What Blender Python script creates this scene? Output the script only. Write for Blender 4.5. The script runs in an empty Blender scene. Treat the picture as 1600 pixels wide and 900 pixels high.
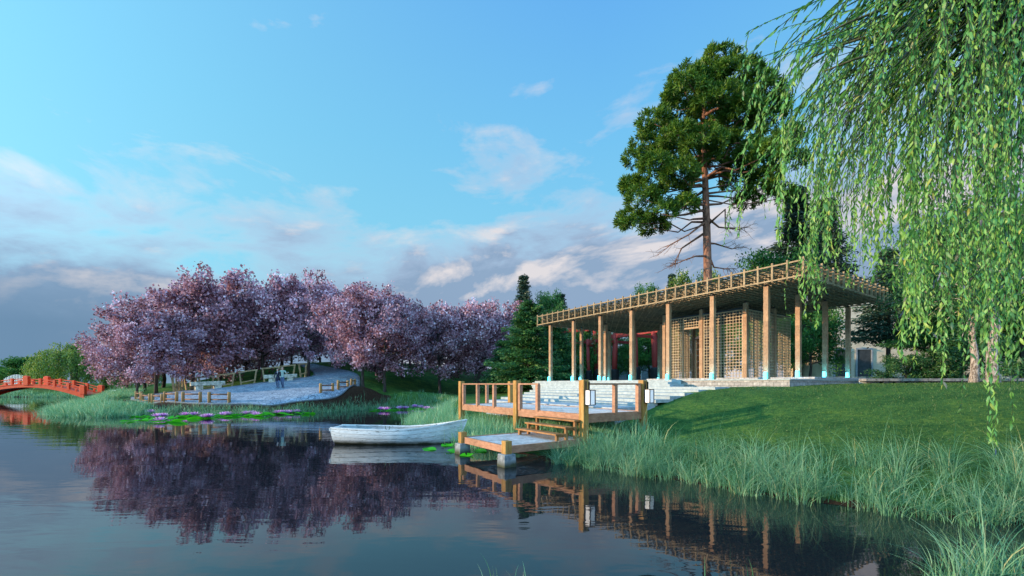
import bpy, math, random
import numpy as np
from mathutils import Vector, Matrix
PI = math.pi
rnd = random.Random(7)
rng = np.random.default_rng(11)
sc = bpy.context.scene
C = sc.collection
F = 667.0          # focal length in px of the 1600 px wide photograph
EYE = 2.0          # eye height above the pond
def at(px, py, D):
    return Vector(((px-800)*D/F, D, EYE-(py-600)*D/F))
def atx(px, D):
    return (px-800)*D/F

# ------------------------------------------------------------------ scene graph helpers
def tag(o, label=None, cat=None, group=None, kind=None):
    if label: o['label'] = label
    if cat: o['category'] = cat
    if group: o['group'] = group
    if kind: o['kind'] = kind
    return o
def thing(name, label, cat, loc=(0,0,0), rz=0.0, group=None):
    o = bpy.data.objects.new(name, None); C.objects.link(o)
    o.empty_display_size = 0.2
    o.location = loc; o.rotation_euler = (0,0,rz)
    return tag(o, label, cat, group)
def dup(root, loc=None, rz=None, scale=None, label=None, group=None):
    def cp(o, parent):
        c = o.copy(); C.objects.link(c)
        if parent is not None: c.parent = parent
        for ch in KIDS.get(o.name, []): cp(ch, c)
        return c
    r = cp(root, None)
    if loc is not None: r.location = loc
    if rz is not None: r.rotation_euler = (0,0,rz)
    if scale is not None: r.scale = scale if hasattr(scale,'__len__') else (scale,)*3
    if label: r['label'] = label
    if group: r['group'] = group
    return r
KIDS = {}

class MB:
    def __init__(s): s.v=[]; s.f=[]; s.n=0; s.t=[]
    def add(s, V, Fs, tint=None):
        V = np.asarray(V, float).reshape(-1,3)
        s.v.append(V)
        for a in Fs:
            a = np.asarray(a, int)
            s.f.append(a+s.n)
        s.t.append(np.full(len(V), rnd.random()) if tint is None else np.broadcast_to(np.asarray(tint,float), (len(V),)))
        s.n += len(V); return s
    def box(s, c, d, rz=0.0, M=None, taper=1.0, tint=None):
        x,y,z = d[0]/2, d[1]/2, d[2]/2
        V = np.array([(-x,-y,-z),(x,-y,-z),(x,y,-z),(-x,y,-z),(-x*taper,-y*taper,z),(x*taper,-y*taper,z),(x*taper,y*taper,z),(-x*taper,y*taper,z)])
        if rz:
            k,q = math.cos(rz), math.sin(rz)
            V = V @ np.array([[k,q,0],[-q,k,0],[0,0,1]])
        if M is not None: V = V @ np.array(M).T
        V = V + np.array(c)
        return s.add(V, [np.array([(0,3,2,1),(4,5,6,7),(0,1,5,4),(1,2,6,5),(2,3,7,6),(3,0,4,7)])], tint)
    def bx(s, x0,x1,y0,y1,z0,z1, tint=None):
        return s.box(((x0+x1)/2,(y0+y1)/2,(z0+z1)/2),(x1-x0,y1-y0,z1-z0), tint=tint)
    def bar(s, p, q, w, h, up=(0,0,1), tint=None):
        p=np.array(p,float); q=np.array(q,float); d=q-p; L=np.linalg.norm(d); d/=L
        up=np.array(up,float)
        if abs(d@up)>.98: up=np.array((1.,0,0))
        a=np.cross(d,up); a/=np.linalg.norm(a); b=np.cross(a,d)
        V=[]
        for e in (p,q):
            for i,j in ((-1,-1),(1,-1),(1,1),(-1,1)): V.append(e+a*i*w/2+b*j*h/2)
        return s.add(V,[np.array([(0,1,2,3),(7,6,5,4),(0,4,5,1),(1,5,6,2),(2,6,7,3),(3,7,4,0)])], tint)
    def tube(s, pts, rad, n=8, cap=True, tint=None):
        P=np.asarray(pts,float); m=len(P)
        R=np.broadcast_to(np.asarray(rad,float),(m,))
        T=np.gradient(P,axis=0); T/=np.maximum(np.linalg.norm(T,axis=1,keepdims=True),1e-9)
        ref=np.array((0.,0,1)) if abs(T[0][2])<.9 else np.array((1.,0,0))
        A=np.cross(T,ref); A/=np.maximum(np.linalg.norm(A,axis=1,keepdims=True),1e-6); B=np.cross(T,A)
        th=np.linspace(0,2*PI,n,endpoint=False)
        V=P[:,None,:]+R[:,None,None]*(np.cos(th)[None,:,None]*A[:,None,:]+np.sin(th)[None,:,None]*B[:,None,:])
        V=V.reshape(-1,3)
        i=np.arange(m-1)[:,None]*n; j=np.arange(n)[None,:]; k=(j+1)%n
        Fq=np.stack([i+j,i+k,i+n+k,i+n+j],-1).reshape(-1,4)
        Fs=[Fq]
        if cap:
            Fs.append(np.arange(n)[None,::-1]); Fs.append((np.arange(n)+(m-1)*n)[None,:])
        return s.add(V,Fs,tint)
    def lathe(s, prof, n=16, c=(0,0,0), tint=None):
        prof=np.asarray(prof,float); th=np.linspace(0,2*PI,n,endpoint=False)
        V=np.stack([prof[:,0,None]*np.cos(th),prof[:,0,None]*np.sin(th),np.repeat(prof[:,1,None],n,1)],-1).reshape(-1,3)+np.array(c)
        m=len(prof); i=np.arange(m-1)[:,None]*n; j=np.arange(n)[None,:]; k=(j+1)%n
        Fq=np.stack([i+j,i+k,i+n+k,i+n+j],-1).reshape(-1,4)
        return s.add(V,[Fq,np.arange(n)[None,::-1],(np.arange(n)+(m-1)*n)[None,:]],tint)
    def grid(s, G, tint=None):
        G=np.asarray(G,float); a,b=G.shape[:2]
        i=np.arange(a-1)[:,None]*b; j=np.arange(b-1)[None,:]
        Fq=np.stack([i+j,i+j+1,i+b+j+1,i+b+j],-1).reshape(-1,4)
        return s.add(G.reshape(-1,3),[Fq],tint)
    def mesh(s, name, mat, smooth=False):
        me=bpy.data.meshes.new(name)
        V=np.concatenate(s.v); me.vertices.add(len(V)); me.vertices.foreach_set('co',V.ravel())
        loops=np.concatenate([a.ravel() for a in s.f]); tot=np.concatenate([np.full(len(a),a.shape[1]) for a in s.f])
        me.loops.add(len(loops)); me.loops.foreach_set('vertex_index',loops.astype(np.int32))
        me.polygons.add(len(tot)); st=np.concatenate([[0],np.cumsum(tot)[:-1]])
        me.polygons.foreach_set('loop_start',st.astype(np.int32))
        at_=me.attributes.new('tint','FLOAT','POINT'); at_.data.foreach_set('value',np.concatenate(s.t).astype(np.float32))
        me.update(calc_edges=True); me.validate()
        me.polygons.foreach_set('use_smooth',np.full(len(me.polygons),bool(smooth)))
        for m in (mat if isinstance(mat,(list,tuple)) else [mat]): me.materials.append(m)
        return me
    def build(s, name, mat, parent=None, smooth=False, bevel=0.0, loc=None):
        o=bpy.data.objects.new(name,s.mesh(name,mat,smooth)); C.objects.link(o)
        if parent is not None:
            o.parent=parent; KIDS.setdefault(parent.name,[]).append(o)
        if loc is not None: o.location=loc
        if bevel:
            b=o.modifiers.new('bevel','BEVEL'); b.width=bevel; b.segments=2; b.limit_method='ANGLE'
        return o

def leaf_quads(mb, P, L, W, tint, up=0.0, dirs=None):
    """many small diamond leaves at the points P"""
    n=len(P)
    if dirs is None:
        t=rng.normal(size=(n,3))
    else: t=dirs+rng.normal(size=(n,3))*.25
    t/=np.linalg.norm(t,axis=1,keepdims=True)
    q=rng.normal(size=(n,3)); q[:,2]*= (1-up)
    b=np.cross(t,q); b/=np.maximum(np.linalg.norm(b,axis=1,keepdims=True),1e-6)
    nn=np.cross(t,b)
    L=np.asarray(L).reshape(-1,1)*np.ones((n,1)); W=np.asarray(W).reshape(-1,1)*np.ones((n,1))
    V=np.stack([P-t*L/2,P+b*W/2+nn*W*.18,P+t*L/2,P-b*W/2+nn*W*.18],1).reshape(-1,3)
    Fq=np.arange(4*n).reshape(n,4)
    mb.add(V,[Fq],np.repeat(tint,4))

def blades(mb, P, h, w, bend, segs=4, az=None, tint=None):
    n=len(P)
    if az is None: az=rng.uniform(0,2*PI,n)
    h=np.broadcast_to(h,(n,)); w=np.broadcast_to(w,(n,)); bend=np.broadcast_to(bend,(n,))
    d=np.stack([np.cos(az),np.sin(az),np.zeros(n)],-1)
    fa=rng.uniform(0,2*PI,n); s=np.stack([np.cos(fa),np.sin(fa),np.zeros(n)],-1)
    t=np.linspace(0,1,segs+1)
    hor=bend[:,None]*h[:,None]*(t**2)[None,:]
    ver=h[:,None]*(t[None,:]-0.45*np.minimum(bend,1.3)[:,None]*(t**2.4)[None,:])
    c=P[:,None,:]+d[:,None,:]*hor[:,:,None]; c[:,:,2]+=ver
    ww=(w[:,None]*(1-t**1.6*.93)[None,:])[:,:,None]*s[:,None,:]*.5
    V=np.stack([c-ww,c+ww],2).reshape(-1,3)
    m=2*(segs+1); base=(np.arange(n)*m)[:,None]; k=(np.arange(segs)*2)[None,:]
    Fq=np.stack([base+k,base+k+1,base+k+3,base+k+2],-1).reshape(-1,4)
    mb.add(V,[Fq],np.repeat(rng.random(n) if tint is None else tint,m))

# ------------------------------------------------------------------ materials
def nt_new(name):
    m=bpy.data.materials.new(name); m.use_nodes=True; nt=m.node_tree; nt.nodes.clear(); return m,nt
def nd(nt, typ, **kw):
    n=nt.nodes.new(typ)
    for k,v in kw.items():
        if k.startswith('_'): setattr(n,k[1:],v)
        else:
            key=k.replace('__',' ')
            n.inputs[key].default_value=v
    return n
def ramp(nt, stops, fac=None, interp='LINEAR'):
    r=nt.nodes.new('ShaderNodeValToRGB'); cr=r.color_ramp; cr.interpolation=interp
    while len(cr.elements)<len(stops): cr.elements.new(.5)
    for e,(p,c) in zip(cr.elements,stops):
        e.position=p; e.color=(*c,1) if len(c)==3 else c
    if fac is not None: nt.links.new(fac,r.inputs[0])
    return r
def surf(name, c1, c2, scale=8.0, stretch=(1,1,1), rough=.6, bump=.2, bscale=None, spec=.3, detail=6, mid=(.35,.65), metallic=0, tintvar=0.0, extra=None, bdist=.02):
    m,nt=nt_new(name); lk=nt.links
    out=nd(nt,'ShaderNodeOutputMaterial'); b=nd(nt,'ShaderNodeBsdfPrincipled',Roughness=rough)
    b.inputs['Specular IOR Level'].default_value=spec; b.inputs['Metallic'].default_value=metallic
    tc=nd(nt,'ShaderNodeTexCoord'); mp=nd(nt,'ShaderNodeMapping'); mp.inputs['Scale'].default_value=stretch
    lk.new(tc.outputs['Object'],mp.inputs[0])
    nz=nd(nt,'ShaderNodeTexNoise',Scale=scale,Detail=detail,Roughness=.6); lk.new(mp.outputs[0],nz.inputs['Vector'])
    r=ramp(nt,[(mid[0],c1),(mid[1],c2)],nz.outputs['Fac'])
    col=r.outputs[0]
    if tintvar:
        a=nd(nt,'ShaderNodeAttribute'); a.attribute_name='tint'
        mr=nd(nt,'ShaderNodeMapRange'); mr.inputs[3].default_value=1-tintvar; mr.inputs[4].default_value=1+tintvar
        lk.new(a.outputs['Fac'],mr.inputs[0])
        h=nd(nt,'ShaderNodeHueSaturation'); lk.new(mr.outputs[0],h.inputs['Value']); lk.new(col,h.inputs['Color']); col=h.outputs[0]
    if extra: col=extra(nt,mp,col,b)
    lk.new(col,b.inputs['Base Color'])
    if bump:
        n2=nd(nt,'ShaderNodeTexNoise',Scale=bscale or scale*3,Detail=8,Roughness=.65); lk.new(mp.outputs[0],n2.inputs['Vector'])
        bp=nd(nt,'ShaderNodeBump',Strength=bump,Distance=bdist); lk.new(n2.outputs['Fac'],bp.inputs['Height']); lk.new(bp.outputs[0],b.inputs['Normal'])
    lk.new(b.outputs[0],out.inputs[0]); return m
def leafmat(name, stops, transl=.35, gloss=.08, rough=.4):
    m,nt=nt_new(name); lk=nt.links
    out=nd(nt,'ShaderNodeOutputMaterial')
    a=nd(nt,'ShaderNodeAttribute'); a.attribute_name='tint'
    oi=nd(nt,'ShaderNodeObjectInfo')
    mr=nd(nt,'ShaderNodeMapRange'); mr.inputs[3].default_value=.85; mr.inputs[4].default_value=1.15; lk.new(oi.outputs['Random'],mr.inputs[0])
    r=ramp(nt,stops,a.outputs['Fac'])
    h=nd(nt,'ShaderNodeHueSaturation'); lk.new(r.outputs[0],h.inputs['Color']); lk.new(mr.outputs[0],h.inputs['Value'])
    d=nd(nt,'ShaderNodeBsdfDiffuse'); t=nd(nt,'ShaderNodeBsdfTranslucent'); g=nd(nt,'ShaderNodeBsdfGlossy',Roughness=rough)
    g.inputs['Color'].default_value=(1,1,1,1)
    lk.new(h.outputs[0],d.inputs[0]); lk.new(h.outputs[0],t.inputs[0])
    m1=nd(nt,'ShaderNodeMixShader',Fac=transl); lk.new(d.outputs[0],m1.inputs[1]); lk.new(t.outputs[0],m1.inputs[2])
    m2=nd(nt,'ShaderNodeMixShader',Fac=gloss); lk.new(m1.outputs[0],m2.inputs[1]); lk.new(g.outputs[0],m2.inputs[2])
    lk.new(m2.outputs[0],out.inputs[0]); return m
def emis(name,col,strength):
    m,nt=nt_new(name); out=nd(nt,'ShaderNodeOutputMaterial'); e=nd(nt,'ShaderNodeEmission',Strength=strength); e.inputs[0].default_value=(*col,1)
    nt.links.new(e.outputs[0],out.inputs[0]); return m

M={}
def grime(lo=.55,scale=1.3,gz_=0.0):
    def ex(nt,mp,col,b):
        tc=nd(nt,'ShaderNodeTexCoord'); n=nd(nt,'ShaderNodeTexNoise',Scale=scale,Detail=9,Roughness=.72); nt.links.new(tc.outputs['Object'],n.inputs['Vector'])
        r=ramp(nt,[(.34,(lo,lo*1.02,lo*1.0)),(.54,(1,1,1))],n.outputs['Fac'])
        mx=nd(nt,'ShaderNodeMix',_data_type='RGBA',_blend_type='MULTIPLY'); mx.inputs[0].default_value=1; nt.links.new(col,mx.inputs[6]); nt.links.new(r.outputs[0],mx.inputs[7]); col=mx.outputs[2]
        if gz_:      # dark algae stain just above the water line
            sp=nd(nt,'ShaderNodeSeparateXYZ'); nt.links.new(tc.outputs['Object'],sp.inputs[0])
            a=nd(nt,'ShaderNodeMath',_operation='MULTIPLY_ADD'); nt.links.new(n.outputs['Fac'],a.inputs[0]); a.inputs[1].default_value=-.25*gz_/.1; nt.links.new(sp.outputs[2],a.inputs[2])
            mr=nd(nt,'ShaderNodeMapRange'); mr.inputs[1].default_value=-.10*gz_/.1; mr.inputs[2].default_value=.02; nt.links.new(a.outputs[0],mr.inputs[0])
            m2=nd(nt,'ShaderNodeMix',_data_type='RGBA'); nt.links.new(mr.outputs[0],m2.inputs[0]); m2.inputs[6].default_value=(.05,.055,.03,1); nt.links.new(col,m2.inputs[7]); col=m2.outputs[2]
        return col
    return ex
M['post_wood']=surf('yellow_wood',(.33,.16,.035),(.52,.29,.09),5,(3,3,.5),.55,.25,tintvar=.12,extra=grime(.62,1.8))
M['rim_wood']=surf('salmon_wood',(.36,.17,.10),(.50,.26,.16),6,(1,1,3),.6,.2,tintvar=.06,extra=grime(.66,1.6))
M['deck_wood']=surf('pale_deck_boards',(.52,.48,.48),(.76,.71,.70),5,(1,1,1),.6,.2,tintvar=.14,extra=grime(.62,2.2))
M['stair_wood']=surf('brown_stair_wood',(.22,.095,.03),(.40,.19,.07),6,(1,1,1),.5,.2,tintvar=.15)
M['column_wood']=surf('column_wood',(.30,.165,.085),(.44,.26,.145),16,(1,1,.6),.6,.35,tintvar=.16)
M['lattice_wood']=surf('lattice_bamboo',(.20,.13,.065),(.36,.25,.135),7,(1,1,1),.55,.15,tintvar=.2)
M['inner_lattice']=surf('shaded_lattice_wood',(.10,.065,.03),(.22,.15,.075),7,(1,1,1),.6,.15,tintvar=.25)  # darker copy of the lattice wood, roof shade put into the colour
M['screen_wood']=surf('screen_wood',(.36,.26,.15),(.53,.40,.25),7,(1,1,1),.55,.15,tintvar=.1)
M['log_wood']=surf('log_wood',(.26,.14,.05),(.42,.25,.10),6,(1,1,.4),.65,.3,tintvar=.12)
M['log_rail']=surf('dark_rail_wood',(.14,.06,.035),(.26,.12,.07),6,(1,1,1),.6,.2,tintvar=.1)
M['rustic_wood']=surf('rustic_wood',(.24,.17,.085),(.50,.37,.20),4,(1,1,1),.75,.5,tintvar=.12)
M['concrete']=surf('concrete',(.19,.21,.23),(.32,.34,.36),6,rough=.85,bump=.4,extra=grime(.6,3,.12))
M['bench_stone']=surf('mottled_stone',(.30,.29,.22),(.66,.63,.50),5,rough=.8,bump=.6,mid=(.4,.6))
M['red_paint']=surf('vermilion_paint',(.74,.062,.016),(.86,.09,.024),3,rough=.45,bump=.08)
M['torii_red']=surf('weathered_red_paint',(.22,.02,.02),(.34,.04,.034),2,(1,1,.2),.6,.2)
M['black_base']=surf('black_base',(.006,.007,.010),(.014,.015,.02),3,rough=.6,bump=.2)
M['white_paint']=surf('white_paint',(.66,.68,.68),(.80,.81,.80),6,rough=.5,bump=.1)
M['dark_metal']=surf('dark_metal',(.015,.015,.018),(.03,.03,.034),10,rough=.45,bump=.05,metallic=.4)
M['grey_wall']=surf('grey_render',(.20,.22,.25),(.30,.32,.35),3,rough=.85,bump=.3)
M['tan_wall']=surf('tan_stucco',(.50,.40,.30),(.66,.55,.42),1.2,rough=.9,bump=.5)
M['dark_gap']=surf('near_black_matte',(.03,.035,.04),(.05,.055,.06),3,rough=.8,bump=.1)  # near black for shelves, stub posts, doors and ceiling board
M['glass_pane']=surf('window_glass',(.02,.03,.035),(.05,.06,.07),2,rough=.08,bump=0,spec=.6)
M['roof_tile']=surf('dark_roof',(.05,.05,.06),(.10,.10,.11),8,(1,6,1),.7,.3)
M['pine_bark']=surf('pine_bark',(.10,.045,.03),(.32,.16,.10),4,(2,2,.5),.85,.8,bdist=.06)
M['dark_bark']=surf('dark_bark',(.035,.028,.026),(.10,.085,.075),4,(2,2,.5),.9,.7,bdist=.04)
M['pale_bark']=surf('rough_pale_bark',(.16,.12,.10),(.58,.50,.44),7,(2,2,.8),.85,.9,bdist=.05,mid=(.4,.58))
M['dead_wood']=surf('dead_twigs',(.26,.17,.12),(.46,.32,.24),5,rough=.85,bump=.2)
M['willow_bark']=surf('willow_bark',(.06,.06,.03),(.16,.15,.08),6,(2,2,.5),.9,.6)
M['willow_twig']=surf('willow_twig',(.012,.025,.010),(.035,.06,.02),6,rough=.7,bump=.1)
def blockpat(sx,sy,mort,dark):
    def ex(nt,mp,col,b):
        br=nd(nt,'ShaderNodeTexBrick',Scale=1.0); br.inputs['Mortar Size'].default_value=mort
        br.inputs['Brick Width'].default_value=sx; br.inputs['Row Height'].default_value=sy
        br.inputs['Color1'].default_value=(1,1,1,1); br.inputs['Color2'].default_value=(.72,.70,.70,1); br.inputs['Mortar'].default_value=(dark,dark,dark,1)
        tc=nd(nt,'ShaderNodeTexCoord'); sp=nd(nt,'ShaderNodeSeparateXYZ'); nt.links.new(tc.outputs['Object'],sp.inputs[0])
        ad=nd(nt,'ShaderNodeMath',_operation='ADD'); nt.links.new(sp.outputs[0],ad.inputs[0]); nt.links.new(sp.outputs[1],ad.inputs[1])
        cb=nd(nt,'ShaderNodeCombineXYZ'); nt.links.new(ad.outputs[0],cb.inputs[0]); nt.links.new(sp.outputs[2],cb.inputs[1])
        nt.links.new(cb.outputs[0],br.inputs['Vector'])
        mx=nd(nt,'ShaderNodeMix',_data_type='RGBA',_blend_type='MULTIPLY'); mx.inputs[0].default_value=1
        nt.links.new(col,mx.inputs[6]); nt.links.new(br.outputs[0],mx.inputs[7]); return mx.outputs[2]
    return ex
M['terrace_stone']=surf('terrace_stone',(.34,.32,.31),(.56,.53,.51),7,rough=.85,bump=.6,extra=blockpat(.28,.16,.012,.45))
M['step_stone']=surf('step_stone',(.28,.32,.33),(.42,.46,.46),5,rough=.7,bump=.35,tintvar=.06)
M['slab_stone']=surf('landing_stone',(.30,.34,.40),(.46,.50,.54),4,rough=.6,bump=.25)
M['wall_stone']=surf('retaining_stone',(.20,.18,.17),(.40,.37,.34),5,rough=.9,bump=.6,extra=blockpat(.6,.2,.015,.4))
# boat paint: white with streaks of bare dark wood
def chips(nt,mp,col,b):
    tc=nd(nt,'ShaderNodeTexCoord'); m2=nd(nt,'ShaderNodeMapping'); m2.inputs['Scale'].default_value=(2.2,4,16); nt.links.new(tc.outputs['Object'],m2.inputs[0])
    n=nd(nt,'ShaderNodeTexNoise',Scale=2.2,Detail=8,Roughness=.72); nt.links.new(m2.outputs[0],n.inputs['Vector'])
    r=ramp(nt,[(.37,(.15,.15,.15)),(.43,(1,1,1))],n.outputs['Fac'])
    mx=nd(nt,'ShaderNodeMix',_data_type='RGBA'); nt.links.new(r.outputs[0],mx.inputs[0]); mx.inputs[6].default_value=(.10,.10,.09,1); nt.links.new(col,mx.inputs[7]); return grime(.72,1.4,.10)(nt,mp,mx.outputs[2],b)
M['boat_paint']=surf('chipped_white_paint',(.58,.63,.66),(.76,.79,.80),5,(1,1,5),.5,.15,extra=chips)
M['boat_inner']=surf('worn_inner_paint',(.30,.34,.37),(.50,.54,.57),5,(1,1,3),.6,.2,extra=grime(.6,2.5))
M['oarlock_green']=surf('green_iron',(.03,.08,.05),(.05,.12,.08),8,rough=.5,bump=.1)
# foliage
M['blossom']=leafmat('pink_blossom',[(0,(.13,.055,.06)),(.30,(.29,.15,.18)),(.60,(.53,.31,.39)),(.84,(.80,.58,.69)),(1,(.97,.84,.93))],.3,.0)
M['pine_needles']=leafmat('pine_needles',[(0,(.03,.085,.010)),(.55,(.11,.23,.022)),(1,(.24,.36,.04))],.3,.02)
M['maple']=leafmat('dense_green_leaves',[(0,(.012,.06,.02)),(.6,(.045,.15,.04)),(1,(.16,.29,.07))],.3,.03)
M['green']=leafmat('mid_green_leaves',[(0,(.02,.09,.025)),(.6,(.06,.20,.04)),(1,(.15,.33,.06))],.35,.02)
M['lime']=leafmat('yellow_green_leaves',[(0,(.06,.13,.015)),(.6,(.17,.28,.03)),(1,(.32,.40,.06))],.4,.05)
M['fir']=leafmat('dark_fir_needles',[(0,(.014,.035,.022)),(.6,(.04,.08,.05)),(1,(.11,.15,.08))],.15,.02)
M['cedar']=leafmat('pale_cedar_sprays',[(0,(.02,.08,.02)),(.6,(.09,.21,.035)),(1,(.22,.36,.07))],.35,.02)
M['willow']=leafmat('willow_leaves',[(0,(.03,.15,.03)),(.22,(.13,.38,.055)),(.60,(.27,.63,.11)),(.88,(.47,.70,.10)),(.94,(.62,.58,.10)),(.97,(.42,.34,.38)),(1,(.16,.19,.30))],.5,.05,.55)
M['far_willow']=leafmat('far_willow_leaves',[(0,(.05,.14,.03)),(.6,(.16,.27,.04)),(1,(.33,.40,.08))],.35,.03)
M['reed']=leafmat('reed_blades',[(0,(.06,.21,.09)),(.5,(.21,.45,.24)),(.85,(.40,.62,.40)),(1,(.60,.60,.30))],.35,.02)
M['turf']=leafmat('lawn_blades',[(0,(.016,.065,.02)),(.5,(.055,.14,.034)),(1,(.15,.23,.055))],.3,.02)
M['pad']=leafmat('lily_pad_green',[(0,(.04,.50,.01)),(1,(.12,.72,.02))],.4,.05,.3)
M['petal']=leafmat('lotus_petals',[(0,(.60,.20,.58)),(.6,(.80,.40,.78)),(1,(.92,.68,.90))],.35,.03)
M['lotus_heart']=surf('lotus_heart',(.55,.40,.05),(.7,.55,.10),12,rough=.6)
M['skin']=surf('skin',(.52,.30,.22),(.58,.35,.26),8,rough=.5,bump=.02)
M['jeans']=surf('blue_jeans',(.06,.09,.17),(.11,.15,.25),20,rough=.85,bump=.1)
M['navy']=surf('navy_coat',(.010,.012,.03),(.025,.028,.05),12,rough=.8,bump=.1)
M['sage']=surf('sage_shirt',(.28,.38,.33),(.36,.46,.40),12,rough=.85,bump=.1)
M['pale_cloth']=surf('pale_scarf',(.5,.5,.55),(.6,.6,.66),12,rough=.85,bump=.1)
M['dark_hair']=surf('dark_hair',(.012,.009,.008),(.03,.02,.018),30,rough=.5,bump=.2)
M['brown_hair']=surf('brown_hair',(.10,.06,.035),(.20,.12,.07),30,rough=.5,bump=.2)
M['shoe']=surf('shoe_leather',(.06,.03,.02),(.10,.06,.04),12,rough=.5,bump=.1)
M['lamp_glow']=emis('cool_lamp_glow',(.07,.62,1.0),9)
M['lantern_panel']=surf('lantern_panel',(.78,.78,.80),(.84,.83,.84),3,rough=.5,bump=0)
_b=[n for n in M['lantern_panel'].node_tree.nodes if n.type=='BSDF_PRINCIPLED'][0]; _b.inputs['Emission Color'].default_value=(.88,.90,1,1); _b.inputs['Emission Strength'].default_value=.35  # slight emission added to brighten panels that are lit by the sun

# ------------------------------------------------------------------ terrain
ANG=math.atan2(.5585,.8295)
VD=np.array((.8295,.5585)); UD=np.array((-.5585,.8295)); Q=np.array((2.0,11.9))
def uv(u,v,z=0.0):
    p=Q+UD*u+VD*v; return Vector((p[0],p[1],z))
def to_uv(X,Y):
    dx=X-Q[0]; dy=Y-Q[1]; return dx*UD[0]+dy*UD[1], dx*VD[0]+dy*VD[1]
SH=np.array([(40,-30),(36,-4),(24,1.5),(14,4.4),(10,5.4),(7.6,5.95),(6.0,6.7),(4.5,7.7),(2.9,9.5),(1.2,11.3),(-.5,13),(-1.7,14.8),(-2.9,17.5),(-4.3,19.8),(-5.0,23),(-4.8,28),(-5.2,33),(-6.5,36.5),(-9,37.6),(-11,36),(-12,33.4),(-13,30.8),(-15,28.8),(-18,27.4),(-21.8,26.9),(-25.5,26.6),(-29,28.2),(-35,34),(-45,46),(-53,56.5),(-60,64),(-90,66.5),(-130,67),(-260,70),(-260,-30)],float)
for _ in range(2):   # Chaikin smoothing of the shore line
    a=SH; b=np.roll(SH,-1,0); SH=np.stack([.75*a+.25*b,.25*a+.75*b],1).reshape(-1,2)
def shore_dist(X,Y):
    """signed distance to the pond edge, positive on land"""
    X=np.asarray(X,float); Y=np.asarray(Y,float)
    d2=np.full(X.shape,1e18); ins=np.zeros(X.shape,bool)
    A=SH; B=np.roll(SH,-1,0)
    for (ax,ay),(bx,by) in zip(A,B):
        ex,ey=bx-ax,by-ay; t=np.clip(((X-ax)*ex+(Y-ay)*ey)/(ex*ex+ey*ey),0,1)
        d2=np.minimum(d2,(X-ax-t*ex)**2+(Y-ay-t*ey)**2)
        c=((ay>Y)!=(by>Y)); 
        with np.errstate(divide='ignore',invalid='ignore'):
            ins^= c & (X<(bx-ax)*(Y-ay)/(by-ay+1e-12)+ax)
    d=np.sqrt(d2); return np.where(ins,-d,d)
FRONT=[(205,625,33.0),(250,628.5,30.5),(310,632,28.8),(400,632,28.8),(450,627,29.6),(520,614,31.9),(553,602,35.5),(562,592,40),(552,583,46),(520,575,52),(492,569,58)]
BACK=[(204,622,35.0),(240,617,36.0),(280,612,37.5),(340,608,39.5),(400,600,41),(455,593,43),(483,590,43.5),(491,586,45.5),(487,580,50),(474,574,55),(458,569,60)]
cp=[tuple(at(*p)) for p in FRONT+BACK]
cp+=[tuple(at(*p)) for p in [(590,606,36.5),(612,609,37.5),(640,612,40),(600,598,42),(640,590,48),(620,575,56),(690,588,54),(687,620,45),(752,614,42),(230,606,60),(260,604,70),(160,612,62),(100,609,75),(600,627,37.6),
   (420,636,27.8),(520,625,30),(575,616,33.5),(350,590,48),(420,575,55),(300,598,50),(438,608,35.8),(350,617,33),(400,613,34),(480,602,37.2),(525,599,39),(300,621,33.2),(250,621,33.5),(450,612,33.2),(512,606,34.8),(560,565,66),(700,575,66)]]
cp+=[(11.5,17.4,1.86),(8,13,1.0),(14,14,1.88),(20,20,2.0),(7.2,9,.62),(9.2,7.6,.7),(12,8.5,1.3),(25,10,2),(4.1,13.3,.5),(5.3,15.3,1.12),(7.5,16.6,1.7),
   (1,14,.3),(-.5,17,.3),(1,18.5,.45),(0,22,.7),(-2.5,25,.6),(1,27,1.2),(0,31,1.2),(-3,36,.8),(3,34,1.7),(8,28,1.4),(14,24,1.9),
   (10,40,2.1),(22,33,2.15),(20,60,2.3),(40,30,2.15),(60,60,2.4),(0,60,2.1),(6,45,2.0),(35,15,2.1),(22,6,1.5),
   (-60,75,1.2),(-90,80,1.2),(-150,85,1.3),(-40,55,1.0),(-30,42,.9),(-26,31,.5)]
for k in range(14):
    a=PI*k/13; cp.append((330*math.cos(a),60+330*math.sin(a),1.9))
    cp.append((120*math.cos(a)+10,70+110*math.sin(a),2.2))
cp=np.array(cp)
def tps_fit(P,lam=.02):
    n=len(P); s=30.0; xy=P[:,:2]/s
    r2=((xy[:,None]-xy[None])**2).sum(-1); K=np.where(r2>0,.5*r2*np.log(np.maximum(r2,1e-12)),0)+lam*np.eye(n)*.05
    A=np.zeros((n+3,n+3)); A[:n,:n]=K; A[:n,n]=1; A[:n,n+1:]=xy; A[n,:n]=1; A[n+1:,:n]=xy.T
    w=np.linalg.solve(A,np.concatenate([P[:,2],np.zeros(3)])); return xy,w,s
_xy,_w,_s=tps_fit(cp)
def tps(X,Y):
    X=np.asarray(X,float)/_s; Y=np.asarray(Y,float)/_s; sh=X.shape; X=X.ravel(); Y=Y.ravel(); out=np.empty(X.shape)
    n=len(_xy)
    for i in range(0,len(X),20000):
        r2=(X[i:i+20000,None]-_xy[None,:,0])**2+(Y[i:i+20000,None]-_xy[None,:,1])**2
        out[i:i+20000]=(.5*r2*np.log(np.maximum(r2,1e-12)))@_w[:n]+_w[n]+_w[n+1]*X[i:i+20000]+_w[n+2]*Y[i:i+20000]
    return out.reshape(sh)
def smooth(a,b,x):
    t=np.clip((x-a)/(b-a),0,1); return t*t*(3-2*t)
LAND_Z=1.2; RISE=.113; TREAD=.83; V0=3.9; VTOP=V0+9*TREAD; ZTOP=LAND_Z+9*RISE
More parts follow.
